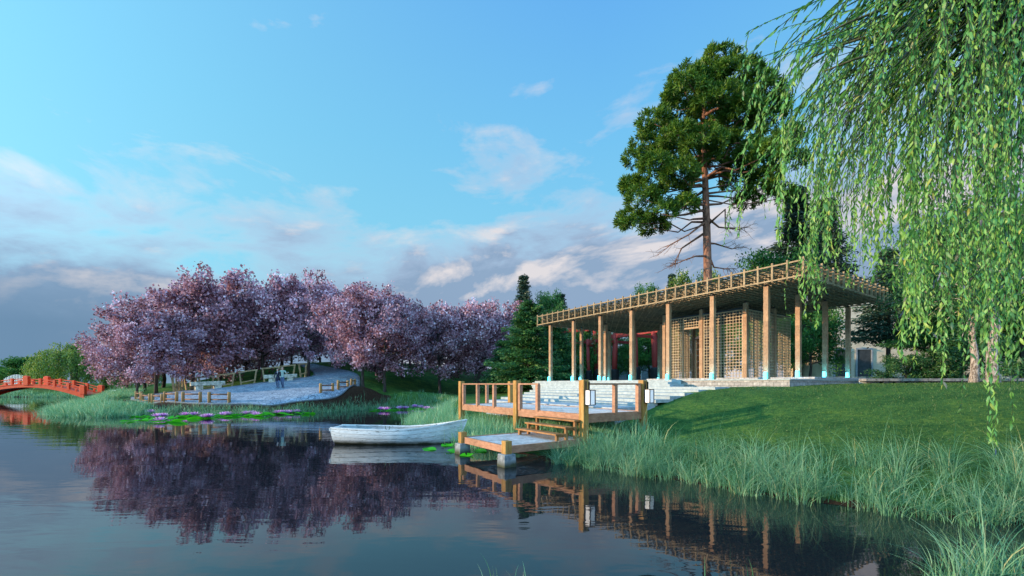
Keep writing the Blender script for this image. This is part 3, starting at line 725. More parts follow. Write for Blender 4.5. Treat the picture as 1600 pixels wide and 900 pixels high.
# ------------------------------------------------------------------ fences and benches of the plaza
def spot(px,D): x=atx(px,D); return Vector((x,D,gz(x,D)))
ordn=['first','second','third','fourth','fifth','sixth']
fr=[((213,32.9),(220.5,32.2)),((222.5,32.0),(234,31.2)),((238.5,31.0),(253,30.4)),((258,30.2),(276,29.6)),((286,29.5),(313,29.3)),((327,29.2),(358,29.2)),
    ((501,31.7),(520,32.6)),((528.5,33.2),(543.5,34.6)),((549,35.4),(554.5,37.4))]
frl=['end log fence panel nearest the red bridge at the far left','second log fence panel from the left at the plaza edge','third log fence panel from the left at the plaza edge','fourth log fence panel from the left at the plaza edge','fifth log fence panel from the left, in front of the stone bench','widest log fence panel standing alone by the water below the plaza',
     'log fence panel at the right plaza edge, nearest the walking couple','middle one of three log fence panels at the right plaza edge above bare soil','narrow log fence panel seen end on beside a pale tree trunk']
for (a,b_),lab in zip(fr,frl):
    p=spot(*a); q=spot(*b_); L=(q-p).xy.length
    t=thing('log_fence_panel',lab,'fence panel',((p.x+q.x)/2,(p.y+q.y)/2,min(p.z,q.z)+.03),math.atan2(q.y-p.y,q.x-p.x),'log fence panels along the plaza edge')
    for s in (-1,1):
        mb=MB(); mb.lathe([(.10,-.15),(.10,.70),(.085,.74),(.0,.745)],12,(s*L/2,0,0)); mb.build('post',M['log_wood'],t,smooth=True)
    for z in (.22,.58):
        mb=MB(); mb.tube([(-L/2+.08,0,z),(0,0,z),(L/2-.08,0,z)],.05,8); mb.build('rail',M['log_rail'],t,smooth=True)
bk=[((269,36.6),(276.5,37.4)),((277.5,37.5),(286,38.2)),((288,38.4),(307,39.4)),((310.5,39.6),(334,40.2)),((340,40.3),(366,41)),((374,41.2),(401,41.8)),((410,42),(436,42.8)),((438,43),(461,43.5)),((467,43.6),(479,44.2))]
bkl=['leftmost rustic log frame of the back row, seen nearly end on','second rustic log frame from the left behind the plaza','third rustic log frame from the left behind the plaza','rustic log frame right behind the left stone bench','leaning rustic log frame just right of the left stone bench','rustic log frame between the two stone benches','rustic log frame behind the couple at left end of far bench','rustic log frame behind the right end of the far stone bench','narrow rustic log frame beside the tree where the path climbs']
for (a,b_),lab in zip(bk,bkl):
    p=spot(*a); q=spot(*b_); L=(q-p).xy.length
    t=thing('rustic_frame',lab,'fence frame',((p.x+q.x)/2,(p.y+q.y)/2,min(p.z,q.z)),math.atan2(q.y-p.y,q.x-p.x),'rustic log frames behind the plaza')
    zl=p.z-min(p.z,q.z); zr=q.z-min(p.z,q.z); H=1.35
    for s,zz in ((-1,zl),(1,zr)):
        mb=MB(); mb.bar((s*(L/2-.02),.02,zz+H),(s*(L/2-.20),-.10,zz-.1),.16,.14); mb.build('leg',M['rustic_wood'],t,bevel=.02)
    mb=MB(); mb.bar((-L/2-.10,.03,zl+H+.06),(L/2+.10,.03,zr+H+.06),.16,.14); mb.build('top_beam',M['rustic_wood'],t,bevel=.02)
    mb=MB(); mb.bar((-L/2+.15,-.07,zl+.42),(L/2-.15,-.07,zr+.42),.10,.11); mb.build('lower_rail',M['rustic_wood'],t,bevel=.015)
for (a,b_,lab) in (((297,36.3),(350.5,38.2),'mottled stone bench at the left side of the plaza'),((412,40.3),(464,41.8),'mottled stone bench behind the walking couple')):
    p=spot(*a); q=spot(*b_); L=(q-p).xy.length; c=(p+q)/2
    t=thing('stone_bench',lab,'bench',(c.x,c.y,gz(c.x,c.y)+.04),math.atan2(q.y-p.y,q.x-p.x),'stone benches on the plaza')
    tilt=(q.z-p.z)/2
    mb=MB(); mb.bar((-L/2,0,.50-tilt*.4),(L/2,0,.50+tilt*.4),.62,.34); mb.build('seat',M['bench_stone'],t,bevel=.03)
    for s in (-.52,.58):
        mb=MB(); mb.box((s*L/2,0,.13+s*tilt*.4),(.55,.5,.44)); mb.build('leg',M['bench_stone'],t,bevel=.03)

# ------------------------------------------------------------------ buildings and walls behind
gh=thing('grey_house','grey rendered house with a barred window half hidden behind the pavilion','house',(atx(965,64),64,2.0),0)
mb=MB(); mb.bx(-6.5,9.0,0,7,-.5,3.4); mb.build('wall',M['grey_wall'],gh)
mb=MB(); mb.add([(-7,-.5,3.4),(9.5,-.5,3.4),(9.5,7.5,3.4),(-7,7.5,3.4),(-7,3.5,5.2),(9.5,3.5,5.2)],[np.array([(0,1,5,4),(2,3,4,5),(0,3,2,1)]),np.array([(1,2,5),(3,0,4)])]); mb.build('roof',M['roof_tile'],gh)
for x in (-3.6,2.9,6.8):
    mb=MB()
    for a in (-.65,0,.65): mb.bx(x+a-.05,x+a+.05,-.10,-.003,.5,2.1)
    for z in (.5,1.3,2.05): mb.bx(x-.7,x+.7,-.08,-.004,z,z+.08)
    w=mb.build('window',M['white_paint'],gh)
    mb=MB(); mb.bx(x-.65,x+.65,-.05,-.006,.5,2.1); mb.build('pane',M['glass_pane'],w)
tb=thing('tan_building','tan stucco building with tall doorways behind the right hand trees','building',(atx(1400,37),37,2.0),math.radians(-6))
mb=MB(); mb.bx(-5.2,30,0,8,-.5,8.2); mb.build('wall',M['tan_wall'],tb)
for x in (-4.4,-2.6,9,14):
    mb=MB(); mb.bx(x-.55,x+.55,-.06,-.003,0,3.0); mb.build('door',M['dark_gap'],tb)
    mb=MB(); mb.bx(x-.68,x-.56,-.12,-.004,0,3.0); mb.bx(x+.56,x+.68,-.12,-.004,0,3.0); mb.bx(x-.68,x+.68,-.12,-.004,3.001,3.14); mb.build('door_frame',M['grey_wall'],tb)
mb=MB(); mb.bx(-5.4,30.2,-.25,8.2,8.2,8.5); mb.build('cornice',M['tan_wall'],tb,bevel=.03)
rw=thing('retaining_wall','long low grey stone wall running right of the pavilion','wall',(atx(1340,27),27,2.0),math.radians(-3))
mb=MB(); mb.bx(-1.5,34,0,.6,-.4,.34); mb.build('wall',M['wall_stone'],rw)
mb=MB(); mb.bx(-1.6,34.1,-.1,.7,.341,.46); mb.build('coping',M['bench_stone'],rw,bevel=.02)
lw=thing('low_slab_wall','low stone slab wall on dark stub posts at the top of the lawn','wall',(atx(1370,21),21,1.93),math.radians(-4))
mb=MB(); mb.bx(-.5,22,0,.5,.20,.34); mb.build('slab',M['wall_stone'],lw,bevel=.015)
mb=MB(); mb.bx(-.5,22,.42,.48,-.1,.20); mb.build('back_panel',M['white_paint'],lw)
for k in range(22):
    x=-.3+k*.62+rnd.uniform(-.08,.08); mb=MB(); mb.bx(x,x+rnd.uniform(.08,.2),.05,.3,-.1,.20); mb.build('stub_post',M['dark_gap'],lw)
# torii gate
tg=thing('torii_gate','dark red torii gate on black footings behind the pavilion','gate',(atx(990,50),50,2.05),math.radians(-62))
for (x,y,r,h) in ((-3.4,0,.34,7.3),(3.4,0,.34,7.3),(-3.1,-2.6,.24,5.9),(-3.1,2.6,.24,5.9),(3.1,-2.6,.24,5.9),(3.1,2.6,.24,5.9)):
    lx=-.35*math.copysign(1,x)*(1 if abs(x)>3.3 else .4)
    mb=MB(); mb.tube([(x,y,0),(x+lx*.5,y,h/2),(x+lx,y,h)],[r,r*.94,r*.88],16); p=mb.build('pillar',M['torii_red'],tg,smooth=True)
    mb=MB(); mb.lathe([(r*1.75,-.3),(r*1.75,1.55),(r*1.6,1.75),(r*1.25,1.78)],18,(x+lx*.1,y,0)); mb.build('footing',M['black_base'],p,smooth=False)
mb=MB()
Gk=[]
for x in np.linspace(-5.2,5.2,21):
    zz=7.25+.35*(abs(x)/5.2)**2.5; Gk.append([(x,-.35,zz),(x,-.42,zz+.42),(x,0,zz+.62),(x,.42,zz+.42),(x,.35,zz),(x,-.35,zz)])
mb.grid(Gk); mb.build('top_lintel',M['torii_red'],tg)
mb=MB(); mb.bx(-4.3,4.3,-.16,.16,5.6,6.1); mb.build('tie_beam',M['torii_red'],tg,bevel=.02)
for s in (-1,1):
    for z in (5.0,):
        mb=MB(); mb.bx(s*3.12-.10,s*3.12+.10,-3.1,3.1,z,z+.32); mb.build('brace',M['torii_red'],tg,bevel=.02)
dup(tg,(atx(897,57),57,2.0),math.radians(-30),.95,'second dark red torii gate, at the left end of the pavilion')
rb=thing('red_booth','small bright red booth with a slanted lid beyond the steps','booth',(atx(880,43),43,1.9),math.radians(-18))
mb=MB(); mb.add([(-.5,-.5,0),(.5,-.5,0),(.5,.5,0),(-.5,.5,0),(-.5,-.5,1.30),(.5,-.5,1.05),(.5,.5,1.05),(-.5,.5,1.30)],[np.array([(0,3,2,1),(4,5,6,7),(0,1,5,4),(1,2,6,5),(2,3,7,6),(3,0,4,7)])]); mb.build('body',M['red_paint'],rb,bevel=.02)
mb=MB(); mb.bar((-.56,0,1.345),(.56,0,1.065),1.12,.05); mb.build('lid',M['torii_red'],rb,bevel=.01)

# ------------------------------------------------------------------ trees
def curve(p,d,L,n,droop=0,wob=.08):
    pts=[np.array(p,float)]; d=np.array(d,float); d/=np.linalg.norm(d)
    for i in range(n):
        d=d+rng.normal(size=3)*wob+np.array((0,0,droop)); d/=np.linalg.norm(d); pts.append(pts[-1]+d*L/n)
    return np.array(pts)
def clusters(mb,centers,sig,per,L,asp,flat=1.0,dirs_out=None,base_t=None):
    cs=np.asarray(centers); n=len(cs); per_=rng.poisson(per,n)
    idx=np.repeat(np.arange(n),per_); s=np.broadcast_to(np.asarray(sig,float),(n,))[idx]
    off=rng.normal(size=(len(idx),3)); rr=np.linalg.norm(off,axis=1,keepdims=True); off*=np.minimum(1,1.9/rr)
    P=cs[idx]+off*s[:,None]*np.array((1,1,flat))
    ct=(rng.random(n)*.5+.25 if base_t is None else base_t)[idx]; t=np.clip(ct+rng.normal(size=len(idx))*.2,0,1)
    l=L*rng.uniform(.6,1.3,len(idx))
    leaf_quads(mb,P,l,l*asp,t,dirs=dirs_out[idx] if dirs_out is not None else None)
def deciduous(name,label,cat,bark,leaf,H,R,trunk_h,tr,nl,ns,per,L,asp,sig,rise=.9,seed_dir=None,flat=.8,cr_low=0.12,wob=.10,trunk_name='trunk',extra=None):
    t=thing(name,label,cat)
    mw=MB(); lean=rng.normal(size=2)*.03*H
    tp=np.array([(lean[0]*k**2,lean[1]*k**2,-.3+(H*.80+.3)*k) for k in np.linspace(0,1,9)])+np.concatenate([np.zeros((1,3)),rng.normal(size=(8,3))*np.array((.04,.04,0))])
    trd=tr*(1-np.linspace(0,1,9)**1.1*.85); trd[0]*=1.35; mw.tube(tp,trd,9)
    cen=[]
    for i in range(nl):
        f=(i+.5)/nl; z=trunk_h+(H*.78-trunk_h)*f**1.05; k=(z+.3)/(H*.80+.3); k=min(k,1); p=np.array((lean[0]*k*k,lean[1]*k*k,z)); a=i*2.4+rng.uniform(-.5,.5)
        env=math.sqrt(max(.08,1-((f-.34)/.72)**2)); Lr=R*env*rng.uniform(.85,1.1)
        d=(math.cos(a),math.sin(a),rise*(.35+.9*f)); c=curve(p,d,Lr*math.sqrt(1+rise*rise*.4),6,droop=-.03,wob=wob)
        mw.tube(c,np.linspace(tr*.42*(1-.5*f),.018,7),6)
        cen+= [c[j]+rng.normal(size=3)*sig*.4 for j in (3,4,5,6)]
        for j in range(ns):
            q=c[rng.integers(2,6)]; dd=np.array(d)+rng.normal(size=3)*.75; s=curve(q,dd,Lr*rng.uniform(.35,.6),4,wob=.15); mw.tube(s,np.linspace(tr*.14,.01,5),5,cap=False)
            cen+= [s[2],s[3]+rng.normal(size=3)*sig*.3,s[4]]
    cen=np.array(cen); cen=cen[cen[:,2]>trunk_h*.55+cr_low*0]
    mw.build('trunk',bark,t,smooth=True)
    ml=MB(); clusters(ml,cen,sig,per,L,asp,flat); ml.build('crown',leaf,t)
    return t
def conifer(name,label,cat,bark,leaf,H,R,z0,tr,tiers,per,L,asp,droop=-.15,top=.05,dens=1.0):
    t=thing(name,label,cat); mw=MB()
    mw.tube([(0,0,-.3),(0,0,H*.5),(0.05,0,H)],[tr,tr*.6,.03],9)
    cen=[];dirs=[]
    for i in range(tiers):
        f=i/(tiers-1); z=z0+(H-z0)*f; r=R*((1-f)**.95+top)*rng.uniform(.75,1.1); nb=max(3,int(8*(1-f*.6)))
        for j in range(nb):
            a=j*2*PI/nb+i*.9+rng.uniform(-.25,.25); c=curve((0,0,z),(math.cos(a),math.sin(a),.12),r*rng.uniform(.7,1.1),5,droop=droop*.35,wob=.06)
            mw.tube(c,np.linspace(tr*.25*(1-f*.7),.012,6),5,cap=False)
            for k in range(1,6):
                m=max(1,int(dens*(1+k*.5)))
                for q in range(m):
                    side=np.array((-math.sin(a),math.cos(a),0))*rng.normal()*r*.13*k/3
                    cen.append(c[k]+side+np.array((0,0,rng.normal()*.06))); dirs.append((math.cos(a),math.sin(a),-.15))
    mw.build('trunk',bark,t,smooth=True)
    ml=MB(); clusters(ml,np.array(cen),L*1.1,per,L,asp,.45,dirs_out=np.array(dirs)); ml.build('crown',leaf,t)
    return t
used=set()
def plant(root,x,y,H0,H,label,group=None,wide=1.0,rz=None,z=None):
    zz=gz(x,y) if z is None else z; s=H/H0
    r=rnd.uniform(0,6.28) if rz is None else rz
    if root.name not in used:
        used.add(root.name); root.location=(x,y,zz-.05); root.rotation_euler=(0,0,r); root.scale=(s*wide,s*wide,s); root['label']=label
        if group: root['group']=group
        return root
    return dup(root,(x,y,zz-.05),r,(s*wide,s*wide,s),label,group)
# cherries
chv=[]
for k in range(5):
    chv.append(deciduous('cherry_tree','pink flowering cherry tree','cherry tree',M['dark_bark'],M['blossom'],8.0,3.7+.2*(k%3),1.9,.17,17,7,33,.21,.85,.31,rise=.6,flat=.75))
G1='flowering cherry trees around the plaza'
ch=[(214,34.5,503,.72,'leftmost pink cherry tree, its dark trunk just behind the log fence by the water'),
    (244,37.5,478,1.0,'small pink cherry tree second from the left, with a leaning dark trunk'),
    (200,47,528,.8,'low pink cherry tree at the far left edge overlapping the willow'),
    (300,43,440,.95,'pink cherry tree behind the left end of the rustic frames'),
    (345,44,428,.95,'tallest pink cherry tree, above the left stone bench'),
    (410,46.5,448,.9,'pink cherry tree rising behind the walking couple'),
    (482,44.5,432,.85,'tall pink cherry tree at the corner where the path climbs'),
    (567,38.5,458,.95,'pink cherry tree with a pale leaning trunk beside the bare soil'),
    (601,39.5,462,.85,'pink cherry tree on the green slope just right of the pale leaning trunk'),
    (629,47,468,.95,'pink cherry tree higher up the green slope behind two others'),
    (687,43,474,.95,'pink cherry tree with a grey trunk standing low above the reeds'),
    (748,44,472,.95,'pink cherry tree directly behind the left end of the deck'),
    (792,50,482,.9,'pink cherry tree half hidden by the dense green tree')]
for k,(px,D,ty,wd,lab) in enumerate(ch):
    x=atx(px,D); z=gz(x,D); H=(EYE+(600-ty)*D/F)-z
    plant(chv[k%5],x,D,8.0,H,lab,G1,wide=wd*(max(.85,7.2/H)**.5))
for k,(px,D,ty) in enumerate([(255,52,470),(385,56,452),(440,57,452),(525,54,448),(548,58,448),(585,52,458),(660,58,482),(715,56,484),(770,58,488),(330,56,446),(640,62,482),(815,62,492),(225,48,488),(285,66,480),(350,68,478),(405,68,476),(455,70,478),(500,72,476),(545,70,476)]):
    x=atx(px,D); z=gz(x,D); H=(EYE+(600-ty)*D/F)-z
    plant(chv[(k+2)%5],x,D,8.0,H,'pink cherry tree in the back rows, merging into the blossom behind','cherry trees of the back rows',wide=.95)
# big pine
def big_pine():
    D=36.; px0=1106; x0=atx(px0,D); z0=gz(x0,D); base=np.array((x0,D,z0))
    t=thing('pine_tree','tall red barked pine with clumped dark crown towering over the pavilion','pine tree',base)
    def P(px,py,dy=0): return np.array(at(px,py,D))+np.array((0,dy,0))-base
    mw=MB(); tp=np.array([P(1106,600),P(1106,520),P(1106,430),P(1104,350),P(1102,285),P(1099,220),P(1100,150),P(1103,95)]); tp[0,2]=-.4
    mw.tube(tp,[.42,.37,.34,.30,.25,.19,.12,.04],14)
    cl=[(1112,88,32),(1090,105,36),(1145,100,34),(1175,118,28),(1062,128,38),(1120,135,48),(1165,150,44),(1050,165,40),(1095,185,50),(1145,195,44),(1190,175,34),(1215,165,22),(1015,200,34),(1040,225,40),(992,228,24),(1080,240,44),(1120,235,34),(1190,215,30),(1222,215,28),(1010,262,34),(985,278,24),(1050,280,38),(1168,262,38),(1205,262,34),(1235,278,20),(1000,312,34),(980,340,20),(1022,335,30),(1052,322,26),(1075,300,20),(1180,290,28),(1160,240,30),(1218,300,16)]
    cen=[];dr=[]
    for (px,py,r) in cl:
        for dy in (-1.7,1.5) if r>26 else (rng.uniform(-1.4,1.4),):
            c=P(px+rng.uniform(-5,5),py+14+max(0,170-py)*.22+rng.uniform(-4,4),dy*r/34+rng.normal()*.5); rr=r*.75*D/F
            n=int(38*(r/30)**2)+8; off=rng.normal(size=(n,3)); off[:,2]=np.abs(off[:,2])*1.0-.35; off/=np.linalg.norm(off,axis=1,keepdims=True); off*=rng.uniform(.45,1,(n,1))**.4
            cen.append(c+off*rr*np.array((1.0,.95,.72))); dr.append(off+np.array((0,0,.35)))
            j=np.clip((c[2]-1.5)/(tp[-1,2]),0.3,.95); k=j*(len(tp)-1); i=min(int(k),6); q=tp[i]*(1-(k-i))+tp[i+1]*(k-i)
            m1=q*.5+c*.5+np.array((0,0,-.3))+rng.normal(size=3)*.25
            mw.tube([q,q*.75+c*.25+rng.normal(size=3)*.2,m1,c],[.12*r/34,.09*r/34,.055,.02],6)
    cen=np.concatenate(cen)
    for (a,b,c,d) in [((1104,345),(1070,372),(1045,385),(1036,392)),((1104,362),(1075,380),(1060,400),(1050,415)),((1105,340),(1130,350),(1150,362),(1170,352)),((1106,380),(1130,372),(1150,385),(1165,382)),((1106,400),(1080,405),(1062,412),(1042,418)),((1106,395),(1125,412),(1140,415),(1160,416)),((1105,320),(1130,316),(1150,306),(1172,305)),((1103,318),(1090,322),(1078,318),(1068,322)),((1105,352),(1120,338),(1138,352),(1158,356))]:
        dy=rng.uniform(-1.5,1.5,3)
        pts=np.array([P(*a),P(*b,dy[0]),P(*c,dy[1]),P(*d,dy[2])]); mw.tube(pts,[.11,.07,.045,.012],6)
        for q in range(11):
            i=rng.integers(1,3); f=rng.random(); p=pts[i]*(1-f)+pts[i+1]*f; dd=(pts[3]-pts[0]); dd/=np.linalg.norm(dd)
            c2=curve(p,dd+rng.normal(size=3)*.6+np.array((0,0,.1)),rng.uniform(.6,1.5),5,wob=.18); mw.tube(c2,np.linspace(.024,.006,6),4,cap=False)
            c3=curve(c2[3],dd+rng.normal(size=3)*.8,rng.uniform(.3,.8),4,wob=.2); mw.tube(c3,np.linspace(.013,.005,5),4,cap=False)
    mw.build('trunk',M['pine_bark'],t,smooth=True)
    # every tuft is a brush of needles radiating round its outward axis
    dr=np.concatenate(dr); n=len(cen); per=34; idx=np.repeat(np.arange(n),per); ax=dr[idx]/np.linalg.norm(dr[idx],axis=1,keepdims=True)
    q=ax*.55+rng.normal(size=(len(idx),3))*.62; q/=np.linalg.norm(q,axis=1,keepdims=True); Ln=rng.uniform(.24,.42,len(idx))
    Pn=cen[idx]+rng.normal(size=(len(idx),3))*.10+q*Ln[:,None]*.5; tn_=np.clip((rng.random(n)*.55+.2)[idx]+rng.normal(size=len(idx))*.14,0,1)
    ml=MB(); leaf_quads(ml,Pn,Ln,Ln*.26,tn_,dirs=q*3); ml.build('crown',M['pine_needles'],t)
big_pine()
# dense green tree left of the pavilion
dn=conifer('dense_tree','','tree',M['dark_bark'],M['maple'],8.0,3.3,.35,.18,22,15,.24,.55,droop=-.05,top=.26,dens=1.6)
x=atx(826,35.5); plant(dn,x,35.5,8.0,7.1,'dense dark green cone shaped tree at the left end of the pavilion',wide=1.0)
x=atx(790,39); plant(dn,x,39,8.0,4.6,'lower dense green tree behind the left corner of the deck',wide=1.1)
x=atx(862,41); plant(dn,x,41,8.0,7.0,'dense leafy tree partly behind the first pavilion columns',wide=.95)
# fir-like dark trees
fr_=conifer('fir_tree','','fir tree',M['dark_bark'],M['fir'],10,2.8,1.2,.2,21,14,.24,.38,dens=1.3,top=.02)
def pl_top(root,px,D,ty,H0,label,group=None,wide=1.0):
    x=atx(px,D); z=gz(x,D); H=(EYE+(600-ty)*D/F)-z; return plant(root,x,D,H0,H,label,group,wide)
pl_top(fr_,818,60,434,10,'dark fir tree rising behind the dense tree at the left of the pavilion',wide=.9)
pl_top(fr_,876,64,462,10,'small dark fir tip just left of the roof lattice',wide=1.0)
pl_top(fr_,1050,70,432,10,'dark fir tip beside the pine trunk above the roof',wide=.7)
pl_top(fr_,1245,42,300,10,'tall dark fir rising above the right part of the roof',wide=1.0)
pl_top(fr_,1292,56,318,10,'dark fir behind the willow strands, right of the tall one',wide=.95)
pl_top(fr_,1470,52,360,10,'dark fir deep behind the hanging willow branches',wide=.95)
fb=conifer('fir_tree','','fir tree',M['dark_bark'],M['fir'],10,2.6,3.4,.2,14,15,.30,.35,dens=1.2)
pl_top(fb,1388,28,395,10,'dark fir with a bare lower trunk in front of the tan wall',wide=.9)
# green trees
gr=deciduous('broadleaf_tree','','tree',M['dark_bark'],M['green'],8.0,3.2,1.5,.17,18,6,40,.22,.55,.40,rise=.6,flat=.7)
pl_top(gr,1205,41,382,8,'bright green broadleaf tree rising behind the roof below the dark fir',wide=.7)
pl_top(gr,950,56,515,8,'green broadleaf tree seen between the middle columns',wide=1.1)
pl_top(gr,905,58,505,8,'green broadleaf tree seen between the left columns',wide=1.0)
pl_top(gr,1015,57,512,8,'green broadleaf tree seen left of the lattice room',wide=1.0)
pl_top(gr,858,62,450,8,'pale green treetop beside the left end of the roof',wide=.5)
pl_top(gr,1012,66,440,8,'small green treetop above the middle of the roof',wide=.5)
pl_top(gr,1266,31,452,8,'green broadleaf tree right behind the side columns',wide=.7)
pl_top(gr,1575,32,455,8,'green broadleaf tree at the right edge behind the willow',wide=.95)
lm=deciduous('yellow_green_tree','','tree',M['dark_bark'],M['lime'],8.0,3.0,1.2,.15,16,6,40,.22,.55,.42,rise=.6,flat=.7)
pl_top(lm,1088,52,414,8,'yellow green treetop at the foot of the pine above the roof',wide=.62)
pl_top(lm,1130,54,470,8,'yellow green tree glimpsed behind the lattice room',wide=.9)
# pale cedar with layered sprays on the right
cd=conifer('cedar_tree','','cedar tree',M['dark_bark'],M['cedar'],9,3.6,2.7,.2,13,18,.26,.34,droop=-.05,dens=1.4)
pl_top(cd,1462,24,420,9,'pale green cedar with layered drooping sprays right of the pavilion',wide=.85)
pl_top(cd,1500,29,380,9,'taller pale cedar behind the two rough trunks',wide=.85)
pl_top(cd,1600,26,330,9,'pale cedar at the right edge of the lawn',wide=.9)
sh_=deciduous('leafy_shrub','','shrub',M['dark_bark'],M['maple'],3.0,1.9,.4,.07,14,6,40,.16,.5,.28,rise=.5,flat=.6)
x=atx(1455,21.8); plant(sh_,x,23.2,3,1.5,'low spreading green shrub along the stone wall',wide=1.2)
x=atx(1590,20); plant(sh_,x,22.5,3,2.2,'low green shrub at the far right end of the wall',wide=1.2)
# two rough pale trunks on the lawn
pt=deciduous('rough_bark_tree','','tree',M['pale_bark'],M['maple'],8.5,3.3,3.0,.21,14,6,40,.17,.45,.40,rise=.55,flat=.6)
x=atx(1553,16); plant(pt,x,16,8.5,7.6,'tree with a thick rough pale trunk at the right end of the lawn',wide=1.0)
x=atx(1521,18); plant(pt,x,18,8.5,7.4,'thinner rough pale trunk just left of the thick one',wide=.85)
# distant trees at the left
rt=deciduous('round_tree','','tree',M['dark_bark'],M['green'],6.0,3.3,.6,.2,18,6,44,.30,.7,.48,rise=.5,flat=.8)
pl_top(rt,45,95,559,6,'round bright green tree beyond the red bridge',wide=1.15)
pl_top(rt,2,120,578,6,'small green tree at the far left edge of the view',wide=1.5)
pl_top(rt,12,150,573,6,'distant dark green tree peeking above the far left hedge',wide=1.0)
pl_top(rt,75,110,583,6,'low green shrubbery between the round tree and the willow',wide=2.0)
pl_top(rt,-25,125,580,6,'low green shrubbery just outside the left end of the bridge',wide=1.8)
def far_willow():
    t=thing('weeping_willow','yellow green weeping willow beyond the red bridge','willow tree'); mw=MB()
    mw.tube([(0,0,-.3),(.1,0,2),(0,.1,4.2)],[.4,.3,.15],8); pos=[];tt=[]
    for k in range(230):
        a=rng.uniform(0,2*PI); r=3.6*math.sqrt(rng.random()); zt=6.6-.24*r*r*.9+rng.normal()*.35; zb=max(.25,zt-rng.uniform(1.5,4.5)); m=int((zt-zb)/.055)
        z=np.linspace(zt,zb,m); pos.append(np.stack([r*math.cos(a)+.12*rng.normal(size=m)+.25*math.cos(a)*np.linspace(0,1,m),r*math.sin(a)+.12*rng.normal(size=m),z],-1)); tt.append(np.clip(rng.random()*.6+.2+rng.normal(size=m)*.15,0,1))
        if k<40: mw.tube([(0,0,3.5),(r*.5*math.cos(a),r*.5*math.sin(a),zt*.9),(r*math.cos(a),r*math.sin(a),zt)],[.08,.05,.015],5)
    mw.build('trunk',M['willow_bark'],t,smooth=True); P=np.concatenate(pos); ml=MB()
    leaf_quads(ml,P,.30,.10,np.concatenate(tt),dirs=np.tile((0,0,-1.),(len(P),1))); ml.build('crown',M['far_willow'],t); return t
fw=far_willow()
pl_top(fw,118,78,533,7,'yellow green weeping willow beyond the red bridge',wide=1.35)
pl_top(fw,165,84,548,7,'second weeping willow half hidden behind the leftmost cherry',wide=1.25)
pl_top(fw,215,80,556,7,'third weeping willow, glimpsed low between cherry trunks',wide=1.25)

